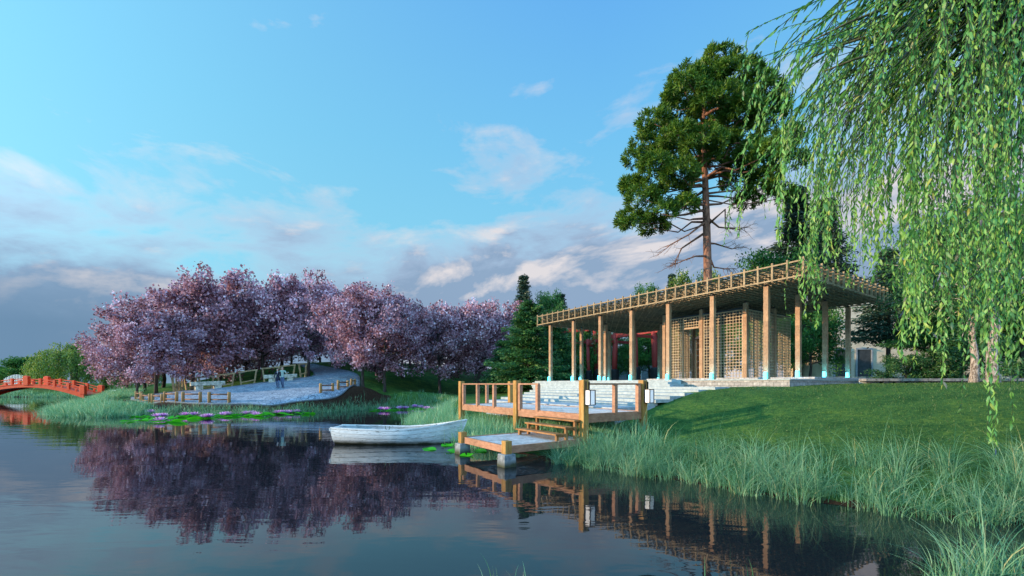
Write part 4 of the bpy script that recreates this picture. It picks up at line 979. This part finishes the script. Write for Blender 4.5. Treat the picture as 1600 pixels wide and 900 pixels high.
# ------------------------------------------------------------------ near willow at the right
def near_willow():
    bx_,by_=10.0,7.0; bz=gz(bx_,by_)
    t=thing('willow_tree','large weeping willow whose leafy strands hang in from the upper right','willow tree',(bx_,by_,bz)); B=np.array((bx_,by_,bz))
    mw=MB(); top=np.array((9.0,6.4,8.0)); mw.tube(np.array([(0,0,-.4),(.05,.1,2.2),(-.2,.1,4.6),(-.5,.2,7.4)]),[.42,.33,.28,.2],12)
    mt=MB(); LP=[];LD=[];LS=[];LT=[]
    def strand(px,D,ybot,side):
        H=np.array((atx(px,D),D,0.)); zb=max(EYE-(ybot-600)*D/F,.7); zt=max(7.2+rng.uniform(-.4,1.8),zb+1.8)
        st=top+np.array((rng.normal()*.8,rng.normal()*.8,rng.uniform(.2,2.6)))
        hor=np.linalg.norm((H-st)[:2])
        ctl=st*.45+H*.55; ctl[2]=st[2]+rng.uniform(-.2,.8)
        e1=H.copy(); e1[2]=zt-hor*.28
        if e1[2]<zb+.8: e1[2]=zb+.8
        a=np.linspace(0,1,14)[:,None]; arc_=(1-a)**2*st+2*a*(1-a)*ctl+a*a*e1
        nd_=max(4,int((e1[2]-zb)/.25)); dr=np.stack([e1+np.array((0,0,-(e1[2]-zb)*k/nd_)) for k in range(1,nd_+1)])
        sway=np.cumsum(rng.normal(size=(nd_,2))*.022,axis=0); dr[:,:2]+=sway
        # continue the outward drift near the bend
        dirh=(e1-ctl)[:2]; dirh=dirh/max(np.linalg.norm(dirh),.01); k=np.arange(1,nd_+1)/3.0; dr[:,:2]+=dirh*(.22*(1-np.exp(-k)))[:,None]
        path=np.concatenate([arc_,dr]); n=len(path)
        mt.tube(path-B,np.concatenate([np.linspace(.022,.005,14),np.linspace(.005,.002,n-14)]),4,cap=False)
        seg=np.linalg.norm(np.diff(path,axis=0),axis=1); s=np.concatenate([[0],np.cumsum(seg)])
        s0=s[5]; m=int((s[-1]-s0)/.052); q=np.linspace(s0,s[-1],m)+rng.uniform(-.012,.012,m)
        P=np.stack([np.interp(q,s,path[:,k]) for k in range(3)],-1); Tn=np.stack([np.interp(q,s,np.gradient(path[:,k])) for k in range(3)],-1); Tn/=np.linalg.norm(Tn,axis=1,keepdims=True)
        ang=rng.uniform(0,2*PI,m); sd=np.stack([np.cos(ang),np.sin(ang),np.zeros(m)],-1)
        d=Tn*.8+sd*rng.uniform(.25,.75,(m,1))+np.array((0,0,-.35)); d/=np.linalg.norm(d,axis=1,keepdims=True)
        sz=rng.uniform(.105,.18) if D>6 else rng.uniform(.09,.14)
        LP.append(P); LD.append(d); LS.append(sz*rng.uniform(.7,1.25,m)*np.linspace(1,.75,m)); LT.append(np.clip(rng.uniform(.15,.75)+rng.normal(size=m)*.17,0,1))
    # (azimuth px, depth, lower end) families, sampled in bands around the trunk
    bands=[(1135,1185,9.0,9.8,300,400,7),(1185,1245,8.3,9.6,230,400,11),(1165,1275,7.4,8.8,110,300,16),(1250,1600,6.5,9.8,240,430,44),(1245,1330,7.0,9.5,330,520,26),(1330,1430,6.2,9.0,340,480,30),(1430,1530,5.6,8.5,380,560,34),(1530,1640,4.6,8.0,400,600,36),(1510,1610,4.6,5.6,600,715,7),(1400,1640,5.2,7.5,500,620,22),(1480,1640,3.8,5.2,380,560,14),(1290,1420,5.2,6.5,260,420,10),(1640,1900,3.5,6.5,350,650,30)]
    for (a,b,d0,d1,y0,y1,n) in bands:
        for _ in range(n): strand(rng.uniform(a,b),rng.uniform(d0,d1),rng.uniform(y0,y1)-12,1)
    for k in range(60):    # the far side of the crown, away from the photograph
        a=rng.uniform(-2.2,1.4); r=rng.uniform(1.5,4.6); X=9.6+r*math.cos(a); Y=6.2+r*math.sin(a)
        if Y>2.2 and X/Y>1.25: strand(800+X*F/Y,Y,600+(EYE-rng.uniform(1.5,3.5))*F/Y,1)
    for k in range(120):   # bare dark twigs streaming outwards
        px=rng.uniform(1230,1640); D=rng.uniform(5.2,9.0); st=top+rng.normal(size=3)*np.array((1.0,1.0,.5))+np.array((.5,0,1.2)); en=np.array((atx(px,D),D,EYE-(rng.uniform(60,330)-600)*D/F))
        mid=st*.4+en*.6; mid[2]+=.55*abs(st[2]-en[2])*.6; tt_=np.linspace(0,1,10)[:,None]
        mt.tube((1-tt_)**2*st+2*tt_*(1-tt_)*mid+tt_*tt_*en-B,np.linspace(.022,.004,10),4,cap=False)
    for k in range(34):
        a=rng.uniform(PI*.55,PI*1.35); r=rng.uniform(2.2,5.0); st=np.array((-.4,.2,rng.uniform(6.3,7.8))); en=np.array((r*math.cos(a),r*math.sin(a)*.75,rng.uniform(6.3,9.0)))
        mid=(st+en)/2+np.array((0,0,.9)); tt=np.linspace(0,1,9)[:,None]; mw.tube((1-tt)**2*st+2*tt*(1-tt)*mid+tt*tt*en,np.linspace(.06,.012,9),6)
    mw.build('trunk',M['willow_bark'],t,smooth=True)
    mt.build('hanging_twigs',M['willow_twig'],t)
    P=np.concatenate(LP)-B; d=np.concatenate(LD); S=np.concatenate(LS)[:,None]; T=np.concatenate(LT); n=len(P)
    q=rng.normal(size=(n,3)); b=np.cross(d,q); b/=np.linalg.norm(b,axis=1,keepdims=True); nn=np.cross(d,b); W=S*rng.uniform(.10,.165,(n,1)); 
    bl=lambda k: P+d*S*k-nn*S*.10*np.sin(k*PI*.9)
    V=np.stack([bl(0),bl(.36)-nn*W*.25,bl(.70)-nn*W*.2,bl(1.0),bl(.30)+b*W,bl(.66)+b*W*.8,bl(.30)-b*W,bl(.66)-b*W*.8],1).reshape(-1,3)
    o=(np.arange(n)*8)[:,None]
    F3=np.concatenate([o+np.array(f) for f in ((0,1,4),(2,3,5),(0,6,1),(2,7,3))]); F4=np.concatenate([o+np.array(f) for f in ((1,2,5,4),(1,6,7,2))])
    ml=MB(); ml.add(V,[F3,F4],np.repeat(T,8)); ml.build('leaves',M['willow'],t,smooth=True)
near_willow()

# ------------------------------------------------------------------ reeds and lawn blades
def shore_samples(n,lo,hi,box,cl=1.0):
    """random points in a band along the shore inside box"""
    out=[]
    A=SH; B=np.roll(SH,-1,0); L=np.hypot(*(B-A).T); mid=(A+B)/2
    ok=(mid[:,0]>box[0]-3)&(mid[:,0]<box[1]+3)&(mid[:,1]>box[2]-3)&(mid[:,1]<box[3]+3); w=L*ok; w/=w.sum()
    i=rng.choice(len(A),size=n,p=w); t=rng.random(n)[:,None]; p=A[i]*(1-t)+B[i]*t
    e=(B-A)[i]; nrm=np.stack([-e[:,1],e[:,0]],-1); nrm/=np.linalg.norm(nrm,axis=1,keepdims=True)
    p=p+nrm*rng.uniform(-3.5,3.5,(n,1))
    d=shore_dist(p[:,0],p[:,1]); k=(d>lo)&(d<hi)&(p[:,0]>box[0])&(p[:,0]<box[1])&(p[:,1]>box[2])&(p[:,1]<box[3])
    return p[k]
def reeds(name,tuft,per,spread,h,w,bend,segs,excl=None):
    mb=MB(); n=len(tuft); m=rng.poisson(per,n); idx=np.repeat(np.arange(n),m)
    P=tuft[idx]+rng.normal(size=(len(idx),2))*spread
    if excl is not None: k=~excl(P[:,0],P[:,1]); P=P[k]; idx=idx[k]
    z=np.maximum(ground_z(P[:,0],P[:,1]),-.05)
    th=rng.uniform(.65,1.2,n)[idx]; hh=h*th*rng.uniform(.55,1.25,len(idx)); bb=bend*rng.uniform(.1,1.9,len(idx))
    az=np.arctan2(P[:,1]-tuft[idx,1],P[:,0]-tuft[idx,0])+rng.normal(size=len(idx))*.8
    hh=hh*np.where(rng.random(len(idx))<.06,1.45,1.0)
    tt=np.clip((rng.random(n)*.5+.12)[idx]+rng.normal(size=len(idx))*.17,0,.93); tt=np.where(rng.random(len(idx))<.035,1.0,tt)
    blades(mb,np.concatenate([P,z[:,None]],1),hh,w*rng.uniform(.6,1.4,len(idx)),bb,segs,az,tt)
    return tag(mb.build(name,M['reed']),None,None,None,'stuff')
def under_deck(X,Y):
    u,v=to_uv(X,Y); a=(X-P0[0])*UD[0]+(Y-P0[1])*UD[1]; b=(X-P0[0])*VD[0]+(Y-P0[1])*VD[1]
    return ((a>-.15)&(a<2.5)&(b>-.15)&(b<2.8))|((u>1.0)&(v>2.4)&(u<10.5))
t1=np.concatenate([shore_samples(1900,-.45,1.5,(.9,15,3.2,14.5)),shore_samples(900,-.5,1.2,(.3,3.4,8.5,12.5))])
g_=np.sin(t1[:,0]*2.3+1)*np.sin(t1[:,1]*2.9)+np.sin(t1[:,0]*5.1+t1[:,1]*3.7)*.5; t1=t1[rng.random(len(t1))<np.clip(.78+.45*g_,.12,1)]
o=reeds('reed_grass',t1,44,.085,.72,.0080,.95,6,under_deck); tag(o,'pale green reed grass along the near right bank','reeds')
t2=np.concatenate([shore_samples(1500,-.6,1.6,(-6.5,1.6,12.0,25)),np.stack([rng.uniform(-2.6,4.2,420),rng.uniform(11.5,19,420)],-1)])
u_,v_=to_uv(t2[:,0],t2[:,1]); t2=t2[(v_<2.6)&(shore_dist(t2[:,0],t2[:,1])>-.6)&~under_deck(t2[:,0],t2[:,1])]
o=reeds('reed_grass',t2,22,.14,.62,.015,.35,4,under_deck); tag(o,'reed grass growing around and under the deck','reeds')
FP=[tuple(p) for p in np.concatenate([fe,be[::-1]])]
def on_plaza(X,Y): return poly_sd(X,Y,FP)>-.25
t3=shore_samples(4600,-.55,.8,(-28,-4,22,40)); t3=t3[(t3[:,0]<-14.5)|(t3[:,0]>-9.5)|(shore_dist(t3[:,0],t3[:,1])<.3)]
o=reeds('reed_grass',t3,20,.2,.46,.020,.5,3,on_plaza); tag(o,'reed grass fringe below the paved plaza','reeds')
t4=shore_samples(4800,-1.2,4.2,(-48,-23.5,24,58))
o=reeds('reed_grass',t4,20,.28,.62,.026,.7,3,lambda X,Y: poly_sd(X,Y,FP)>-1.5); tag(o,'reed grass mass on the point near the red bridge','reeds')
t5=shore_samples(2500,-.6,1.0,(-120,-48,54,72))
o=reeds('reed_grass',t5,14,.3,.6,.05,.4,3); tag(o,'reed grass on the far shore beneath the bridge','reeds')
# foreground tufts standing in the water
t6=np.array([(-.15,4.25),(.1,4.2),(.38,4.3),(1.95,4.35),(2.2,4.2),(2.5,4.4)]); 
o=reeds('reed_grass',t6,7,.09,.33,.008,.35,6); tag(o,'few thin reed blades poking out of the water in the foreground','reeds')
t7=np.concatenate([np.stack([rng.uniform(4.35,6.3,26),rng.uniform(4.0,4.7,26)],-1),np.stack([rng.uniform(4.2,5.2,16),rng.uniform(4.0,4.35,16)],-1)])
t7=t7[(t7[:,0]/t7[:,1]>.99)]
o=reeds('reed_grass',t7,22,.09,.60,.010,.55,6); tag(o,'tall bright reed grass in the lower right corner','reeds')
n=90000
X=rng.uniform(3.5,24,n); Y=rng.uniform(6.5,22,n); u_,v_=to_uv(X,Y); k=(shore_dist(X,Y)>.7)&~((u_>-.6)&(v_>VTOP-.3))&~((u_>.8)&(v_>2.4))&(X/Y<1.35)&~((u_>-.2)&(v_<2.7)&(v_>-.2)); X=X[k];Y=Y[k]
mb=MB(); blades(mb,np.stack([X,Y,ground_z(X,Y)-.005],-1),rng.uniform(.025,.085,len(X)),.011,rng.uniform(.2,1.4,len(X)),2)
tag(mb.build('lawn_grass',M['turf']),'short mown grass of the sloping lawn','grass',None,'stuff')

# ------------------------------------------------------------------ lily pads and lotus flowers
def make_pad(r=.45):
    mb=MB(); n=22; V=[(0,0,.03)]; 
    for ring in (0.5,1.0):
        for i in range(n):
            a=.16+(2*PI-.32)*i/(n-1); V.append((r*ring*math.cos(a),r*ring*math.sin(a),.02+(.05*ring**2*(1+.7*math.sin(3*a+ring))))) 
    F3=np.array([(0,1+i,2+i) for i in range(n-1)]); F4=np.array([(1+i,1+n+i,2+n+i,2+i) for i in range(n-1)])
    mb.add(V,[F3,F4],.5); return mb
def make_lotus():
    t=thing('lotus_flower','','lotus flower'); mb=MB()
    for ring,(n,tilt,L,w) in enumerate(((9,.25,.40,.15),(8,.65,.36,.14),(6,1.05,.30,.12))):
        for i in range(n):
            a=2*PI*i/n+ring*.35; ca,sa=math.cos(a),math.sin(a); rows=[]
            for k in np.linspace(0,1,6):
                ww=w*math.sin(PI*min(.98,k**.75+.03))*.5+.004; el=tilt+.55*k; rr=L*k*math.cos(tilt+.25*k); zz=.10+L*k*math.sin(tilt+.3*k)
                rows.append([(ca*rr-sa*q*ww,sa*rr+ca*q*ww,zz+abs(q)*ww*.35) for q in (-1,0,1)])
            mb.grid(rows,tint=rnd.random())
    mb.build('petals',M['petal'],t,smooth=True)
    mb=MB(); mb.lathe([(.03,.10),(.06,.16),(.065,.19),(.0,.195)],10); mb.build('heart',M['lotus_heart'],t,smooth=True)
    mb=MB(); mb.tube([(0,0,-.3),(0,0,.12)],.015,6); mb.build('stem',M['pad'],t,smooth=True)
    return t
lo=make_lotus(); first=[True]
def put_lotus(px,py,s,lab,grp):
    D=(EYE-.12)*F/(py-600); x=atx(px,D); z=max(0.0,gz(x,D))
    if first[0]: first[0]=False; lo.location=(x,D,z); lo.scale=(s,s,s*.72); lo['label']=lab; lo['group']=grp
    else: dup(lo,(x,D,z),rnd.uniform(0,6),(s,s,s*.72),lab,grp)
for (a,b_) in [(145,425),(182,440),(200,465),(222,438),(355,432),(415,430),(480,444),(505,442),(598,430),(620,428),(735,424),(778,422),(800,430),(935,419),(960,417),(1005,416),(1055,413)]:
    put_lotus(200+a/4,540+b_/4,1.0,'pink lotus flower among the lily pads in front of the plaza','lotus flowers in front of the plaza')
for (a,b_) in [(588,653),(612,654),(673,649),(702,649),(745,641),(772,645),(800,650),(838,654),(866,649)]:
    put_lotus(400+a/3,420+b_/3+1.5,1.05,'violet lotus flower in the cove left of the deck','lotus flowers in the cove')
padm=make_pad().mesh('lily_pad',M['pad'],True)
def pad(px,py,s,lab,grp,tilt=0):
    D=EYE*F/(py-600); x=atx(px,D)
    o=bpy.data.objects.new('lily_pad',padm); C.objects.link(o); o.location=(x,D,0.0); o.scale=(s,)*3; o.rotation_euler=(tilt,tilt*.6,rnd.uniform(0,6.28)); tag(o,lab,'lily pad',grp)
    return o
for (px,py) in [(222,651),(232,657),(240,652),(248,660),(262,648),(270,654),(278,659),(243,648),(288,652),(296,650),(305,655),(316,651),(325,653),(335,649),(345,651),(352,653),(366,650),(374,648),(384,651),(395,649),(404,650),(415,648),(424,649),(434,647),(446,648),(458,646.5),(470,647),(482,646),(228,648),(210,652),(202,658)]:
    pad(px,py+rnd.uniform(-.8,.8),rnd.uniform(.7,1.2),'bright green lily pad floating in front of the plaza','lily pads in front of the plaza',rnd.uniform(-.22,.02))
for (px,py) in [(585,640),(605,639.5),(622,639),(640,638.5),(655,638),(672,638.5),(688,637.5)]:
    pad(px,py+1.5,.95,'bright green lily pad floating in the cove','lily pads in the cove',-.06)
for (px,py,lab) in [(671,703,'curled lily pad floating under the bow of the boat'),(699,696.5,'lily pad nearest the bow tip of the boat'),(708,706,'lily pad just left of the rear concrete footing'),(729,712,'lily pad in front of the rear concrete footing'),(750,706,'lily pad in the shade under the landing stage')]:
    pad(px,py,rnd.uniform(.42,.52),lab,'lily pads beside the landing stage',-.10)

# ------------------------------------------------------------------ people
def person(label,loc,rz,coat,hair,female,hairm):
    t=thing('person',label,'person',loc,rz,'walking couple')
    H=1.66 if female else 1.76; k=H/1.76
    # joints: +y is forward
    J={'pel':(0,0,.94),'wai':(0,0,1.10),'che':(0,.01,1.32),'shm':(0,0,1.45),'nec':(0,.01,1.52),'hd0':(0,.03,1.60),'hd1':(0,.035,1.68),'hd2':(0,.02,1.745),
       'hl':(-.09,0,.90),'kl':(-.10,.16,.50),'al':(-.10,.02,.10),'tl':(-.11,.17,.04),
       'hr':(.09,0,.90),'kr':(.09,.02,.49),'ar':(.09,-.22,.13),'tr':(.09,-.08,.04)}
    if female: J.update({'sl':(-.17,0,1.42),'el':(-.25,.05,1.16),'wl':(-.12,.20,1.12),'nl':(-.05,.24,1.16),'sr':(.17,0,1.42),'er':(.26,-.04,1.16),'wr':(.28,.05,.94),'nr':(.28,.08,.86)})
    else: J.update({'sl':(-.20,0,1.43),'el':(-.32,.02,1.22),'wl':(-.46,.06,1.30),'nl':(-.52,.06,1.34),'sr':(.20,0,1.43),'er':(.26,-.06,1.16),'wr':(.27,.04,.93),'nr':(.27,.07,.85)})
    Rr={'pel':.135,'wai':.12,'che':.145,'shm':.11,'nec':.055,'hd0':.075,'hd1':.095,'hd2':.065,'hl':.095,'kl':.06,'al':.042,'tl':.03,'hr':.095,'kr':.06,'ar':.042,'tr':.03,'sl':.07,'el':.048,'wl':.032,'nl':.03,'sr':.07,'er':.048,'wr':.032,'nr':.03}
    if female: Rr.update({'che':.135,'wai':.115,'pel':.14})
    E=[('pel','wai'),('wai','che'),('che','shm'),('shm','nec'),('nec','hd0'),('hd0','hd1'),('hd1','hd2'),('pel','hl'),('hl','kl'),('kl','al'),('al','tl'),('pel','hr'),('hr','kr'),('kr','ar'),('ar','tr'),('shm','sl'),('sl','el'),('el','wl'),('wl','nl'),('shm','sr'),('sr','er'),('er','wr'),('wr','nr')]
    names=list(J); me=bpy.data.meshes.new('person_body'); me.from_pydata([tuple(c*k for c in J[n]) for n in names],[(names.index(a),names.index(b)) for a,b in E],[])
    o=bpy.data.objects.new('body',me); C.objects.link(o)
    o.modifiers.new('skin','SKIN')
    for i,n in enumerate(names):
        r=Rr[n]*k; me.skin_vertices[0].data[i].radius=(r,r*.78 if n in('che','shm','wai','pel') else r)
        me.skin_vertices[0].data[i].use_root=(n=='pel')
    s=o.modifiers.new('sub','SUBSURF'); s.levels=2; s.render_levels=2
    dg=bpy.context.evaluated_depsgraph_get(); dg.update(); nm=bpy.data.meshes.new_from_object(o.evaluated_get(dg)); bpy.data.objects.remove(o)
    nm.name='body'; nm.materials.clear()
    for m in (M['skin'],M['jeans'],coat,M['shoe']): nm.materials.append(m)
    for p in nm.polygons:
        z=p.center.z/k; x=p.center.x/k; y=p.center.y/k; p.use_smooth=True
        if z>1.50: mi=0
        elif z<.09: mi=3
        elif z<(.72 if female else .93) and abs(x)<.24 and not(abs(x)>.2 and z>.78): mi=1
        else: mi=2
        if not female and abs(x)>.27 and mi==2 and z<1.30: mi=0
        if abs(x)>.24 and z<.92: mi=0
        p.material_index=mi
    ob=bpy.data.objects.new('body',nm); C.objects.link(ob); ob.parent=t
    mb=MB(); prof=[]; 
    mb.lathe([(.001,1.80),(.06,1.79),(.10,1.74),(.112,1.68),(.105,1.62),(.085,1.58 if not female else 1.42),(.02,1.57 if not female else 1.40)],14,(0,-.02,0)); 
    h=mb.build('hair',hairm,t,smooth=True); h.scale=(k*.96,k*.96,k)
    if female:   # open skirted hem of the coat and pale scarf
        mb=MB(); mb.lathe([(.165,1.02),(.185,.86),(.205,.70),(.19,.70),(.15,1.0)],18); c=mb.build('coat_hem',coat,t,smooth=True); c.scale=(k,k*.8,k)
        mb=MB(); mb.tube([(-.06,.13,1.44),(0,.155,1.34),(-.02,.16,1.2)],.035,8); mb.build('scarf',M['pale_cloth'],t,smooth=True)
    return t
p1=at(434,608,35.8); p2=at(441.5,608,35.9)
person('woman with dark hair in a navy coat and jeans leaning on the man',(p1.x,p1.y,gz(p1.x,p1.y)+.05),PI+.25,M['navy'],None,True,M['dark_hair'])
person('man in a sage green shirt and jeans walking with an arm round the woman',(p2.x,p2.y,gz(p2.x,p2.y)+.05),PI+.1,M['sage'],None,False,M['brown_hair'])

# ------------------------------------------------------------------ sky, sun, camera
w=bpy.data.worlds.new('World'); sc.world=w; w.use_nodes=True; nt=w.node_tree; nt.nodes.clear(); lk=nt.links
SUN_DIR=Vector((-1.0,-.20,math.tan(math.radians(10.3))*1.02)).normalized()   # towards the sun
out=nd(nt,'ShaderNodeOutputWorld'); bg=nd(nt,'ShaderNodeBackground',Strength=1.0)
sky=nd(nt,'ShaderNodeTexSky',_sky_type='NISHITA',_sun_disc=False,_sun_elevation=math.radians(10.3),_sun_rotation=math.atan2(SUN_DIR.x,SUN_DIR.y))
geo=nd(nt,'ShaderNodeTexCoord'); sp=nd(nt,'ShaderNodeSeparateXYZ'); lk.new(geo.outputs['Generated'],sp.inputs[0])
def math_(op,a,b=None,c=None):
    n=nd(nt,'ShaderNodeMath',_operation=op)
    for i,v in enumerate((a,b,c)):
        if v is None: continue
        if isinstance(v,(int,float)): n.inputs[i].default_value=v
        else: lk.new(v,n.inputs[i])
    return n.outputs[0]
def mixc(f,a,b,mode='MIX'):
    n=nd(nt,'ShaderNodeMix',_data_type='RGBA',_blend_type=mode)
    for i,v in ((0,f),(6,a),(7,b)):
        if isinstance(v,(int,float)): n.inputs[i].default_value=v
        elif isinstance(v,tuple): n.inputs[i].default_value=(*v,1)
        else: lk.new(v,n.inputs[i])
    return n.outputs[2]
el=math_('DIVIDE',math_('ARCSINE',math_('MINIMUM',math_('MAXIMUM',sp.outputs[2],-1.0),1.0)),PI/2)     # 0 horizon .. 1 zenith
az=math_('ARCTAN2',sp.outputs[0],sp.outputs[1])               # 0 ahead, negative to the left
base=ramp(nt,[(0.0,(.42,.70,.86)),(.16,(.28,.73,.98)),(.32,(.20,.62,1.0)),(.50,(.14,.47,.99)),(1,(.10,.35,.90))],el).outputs[0]
left=math_('MULTIPLY',math_('MINIMUM',math_('MAXIMUM',math_('MULTIPLY_ADD',az,-.75,.15),0.0),1.0),.62)
base=mixc(left,base,(.30,.78,.98))
skyc=mixc(1.0,sky.outputs[0],(.055,.055,.055),'MULTIPLY')
base=mixc(.12,base,skyc)
# clouds, in azimuth / elevation
def cloudnoise(sx,sy,shear,scale,detail,ro,off,dist=0.,up=0.):
    cb=nd(nt,'ShaderNodeCombineXYZ'); e2=math_('ADD',math_('MULTIPLY_ADD',az,shear,el),up)
    lk.new(math_('MULTIPLY_ADD',az,sx,off),cb.inputs[0]); lk.new(math_('MULTIPLY',e2,sy),cb.inputs[1])
    n=nd(nt,'ShaderNodeTexNoise',Scale=scale,Detail=detail,Roughness=ro,Distortion=dist); lk.new(cb.outputs[0],n.inputs['Vector']); return n.outputs['Fac']
n1=cloudnoise(1.25,4.6,-.03,2.3,10,.58,3.7,.35); n2=cloudnoise(2.6,10.0,-.03,2.6,8,.6,11.0,.5); n1b=cloudnoise(1.25,4.6,-.03,2.3,10,.58,3.7,.35,.022)
# density bias: bank near the horizon, thinning upwards
bias=ramp(nt,[(0,(.72,)*3),(.17,(.60,)*3),(.225,(.43,)*3),(.265,(.295,)*3),(.36,(.255,)*3),(.48,(.22,)*3),(.7,(.12,)*3),(1,(.05,)*3)],math_('MULTIPLY_ADD',math_('SINE',az),-.095,el)).outputs[0]
dens=math_('ADD',math_('ADD',math_('MULTIPLY',n1,.85),math_('MULTIPLY',n2,.35)),bias)
cl=ramp(nt,[(.90,(0,0,0)),(1.06,(1,1,1))],dens); 
dn_=nd(nt,'ShaderNodeMapRange'); dn_.inputs[1].default_value=.93; dn_.inputs[2].default_value=1.16; lk.new(dens,dn_.inputs[0])
thick=nd(nt,'ShaderNodeMapRange'); thick.inputs[1].default_value=.98; thick.inputs[2].default_value=1.22; lk.new(dens,thick.inputs[0])
ccol=ramp(nt,[(0,(.74,.72,.80)),(.30,(.52,.59,.76)),(.65,(.38,.49,.67)),(1,(.28,.38,.55))],thick.outputs[0]).outputs[0]
lit=math_('MINIMUM',math_('MAXIMUM',math_('MULTIPLY_ADD',math_('SUBTRACT',n1,n1b),9.0,-.12),0.0),1.0)
ccol=mixc(math_('MULTIPLY',lit,.8),ccol,(.93,.82,.79))
leftdark=math_('MULTIPLY',math_('MINIMUM',math_('MAXIMUM',math_('MULTIPLY_ADD',az,-1.3,-.10),0.0),1.0),math_('MINIMUM',math_('MAXIMUM',math_('MULTIPLY_ADD',el,-9.0,1.55),0.0),1.0))
ccol=mixc(leftdark,ccol,(.115,.195,.32))
fin=mixc(math_('MULTIPLY',dn_.outputs[0],.92),base,ccol)
# glow round the low sun, plus a sky boost behind the view, added as fill
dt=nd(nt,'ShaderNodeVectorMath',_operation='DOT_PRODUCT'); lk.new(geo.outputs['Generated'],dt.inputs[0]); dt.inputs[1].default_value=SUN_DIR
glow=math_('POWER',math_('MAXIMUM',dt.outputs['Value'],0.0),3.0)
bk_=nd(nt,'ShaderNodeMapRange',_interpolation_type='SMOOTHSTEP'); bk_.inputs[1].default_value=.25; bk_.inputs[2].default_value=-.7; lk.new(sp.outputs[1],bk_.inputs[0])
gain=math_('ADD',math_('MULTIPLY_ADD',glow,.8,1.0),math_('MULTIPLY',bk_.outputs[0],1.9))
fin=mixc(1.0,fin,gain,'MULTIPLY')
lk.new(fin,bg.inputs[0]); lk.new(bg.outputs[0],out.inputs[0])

sl=bpy.data.lights.new('sun','SUN'); sl.energy=6.0; sl.angle=math.radians(.6); sl.color=(1.0,.74,.47)
so=bpy.data.objects.new('sun',sl); C.objects.link(so); so.rotation_euler=SUN_DIR.to_track_quat('Z','Y').to_euler()

cam=bpy.data.cameras.new('camera'); cam.sensor_width=36; cam.lens=36*F/1600; cam.shift_y=150/1600; cam.clip_end=2000; cam.clip_start=.05
co=bpy.data.objects.new('camera',cam); C.objects.link(co); co.location=(0,0,EYE); co.rotation_euler=(PI/2,0,0); sc.camera=co
sc.render.engine='CYCLES'
sc.view_settings.view_transform='Standard'; sc.view_settings.look='None'; sc.view_settings.exposure=0
sc.cycles.max_bounces=7; sc.cycles.transparent_max_bounces=6; sc.cycles.caustics_reflective=False; sc.cycles.caustics_refractive=False
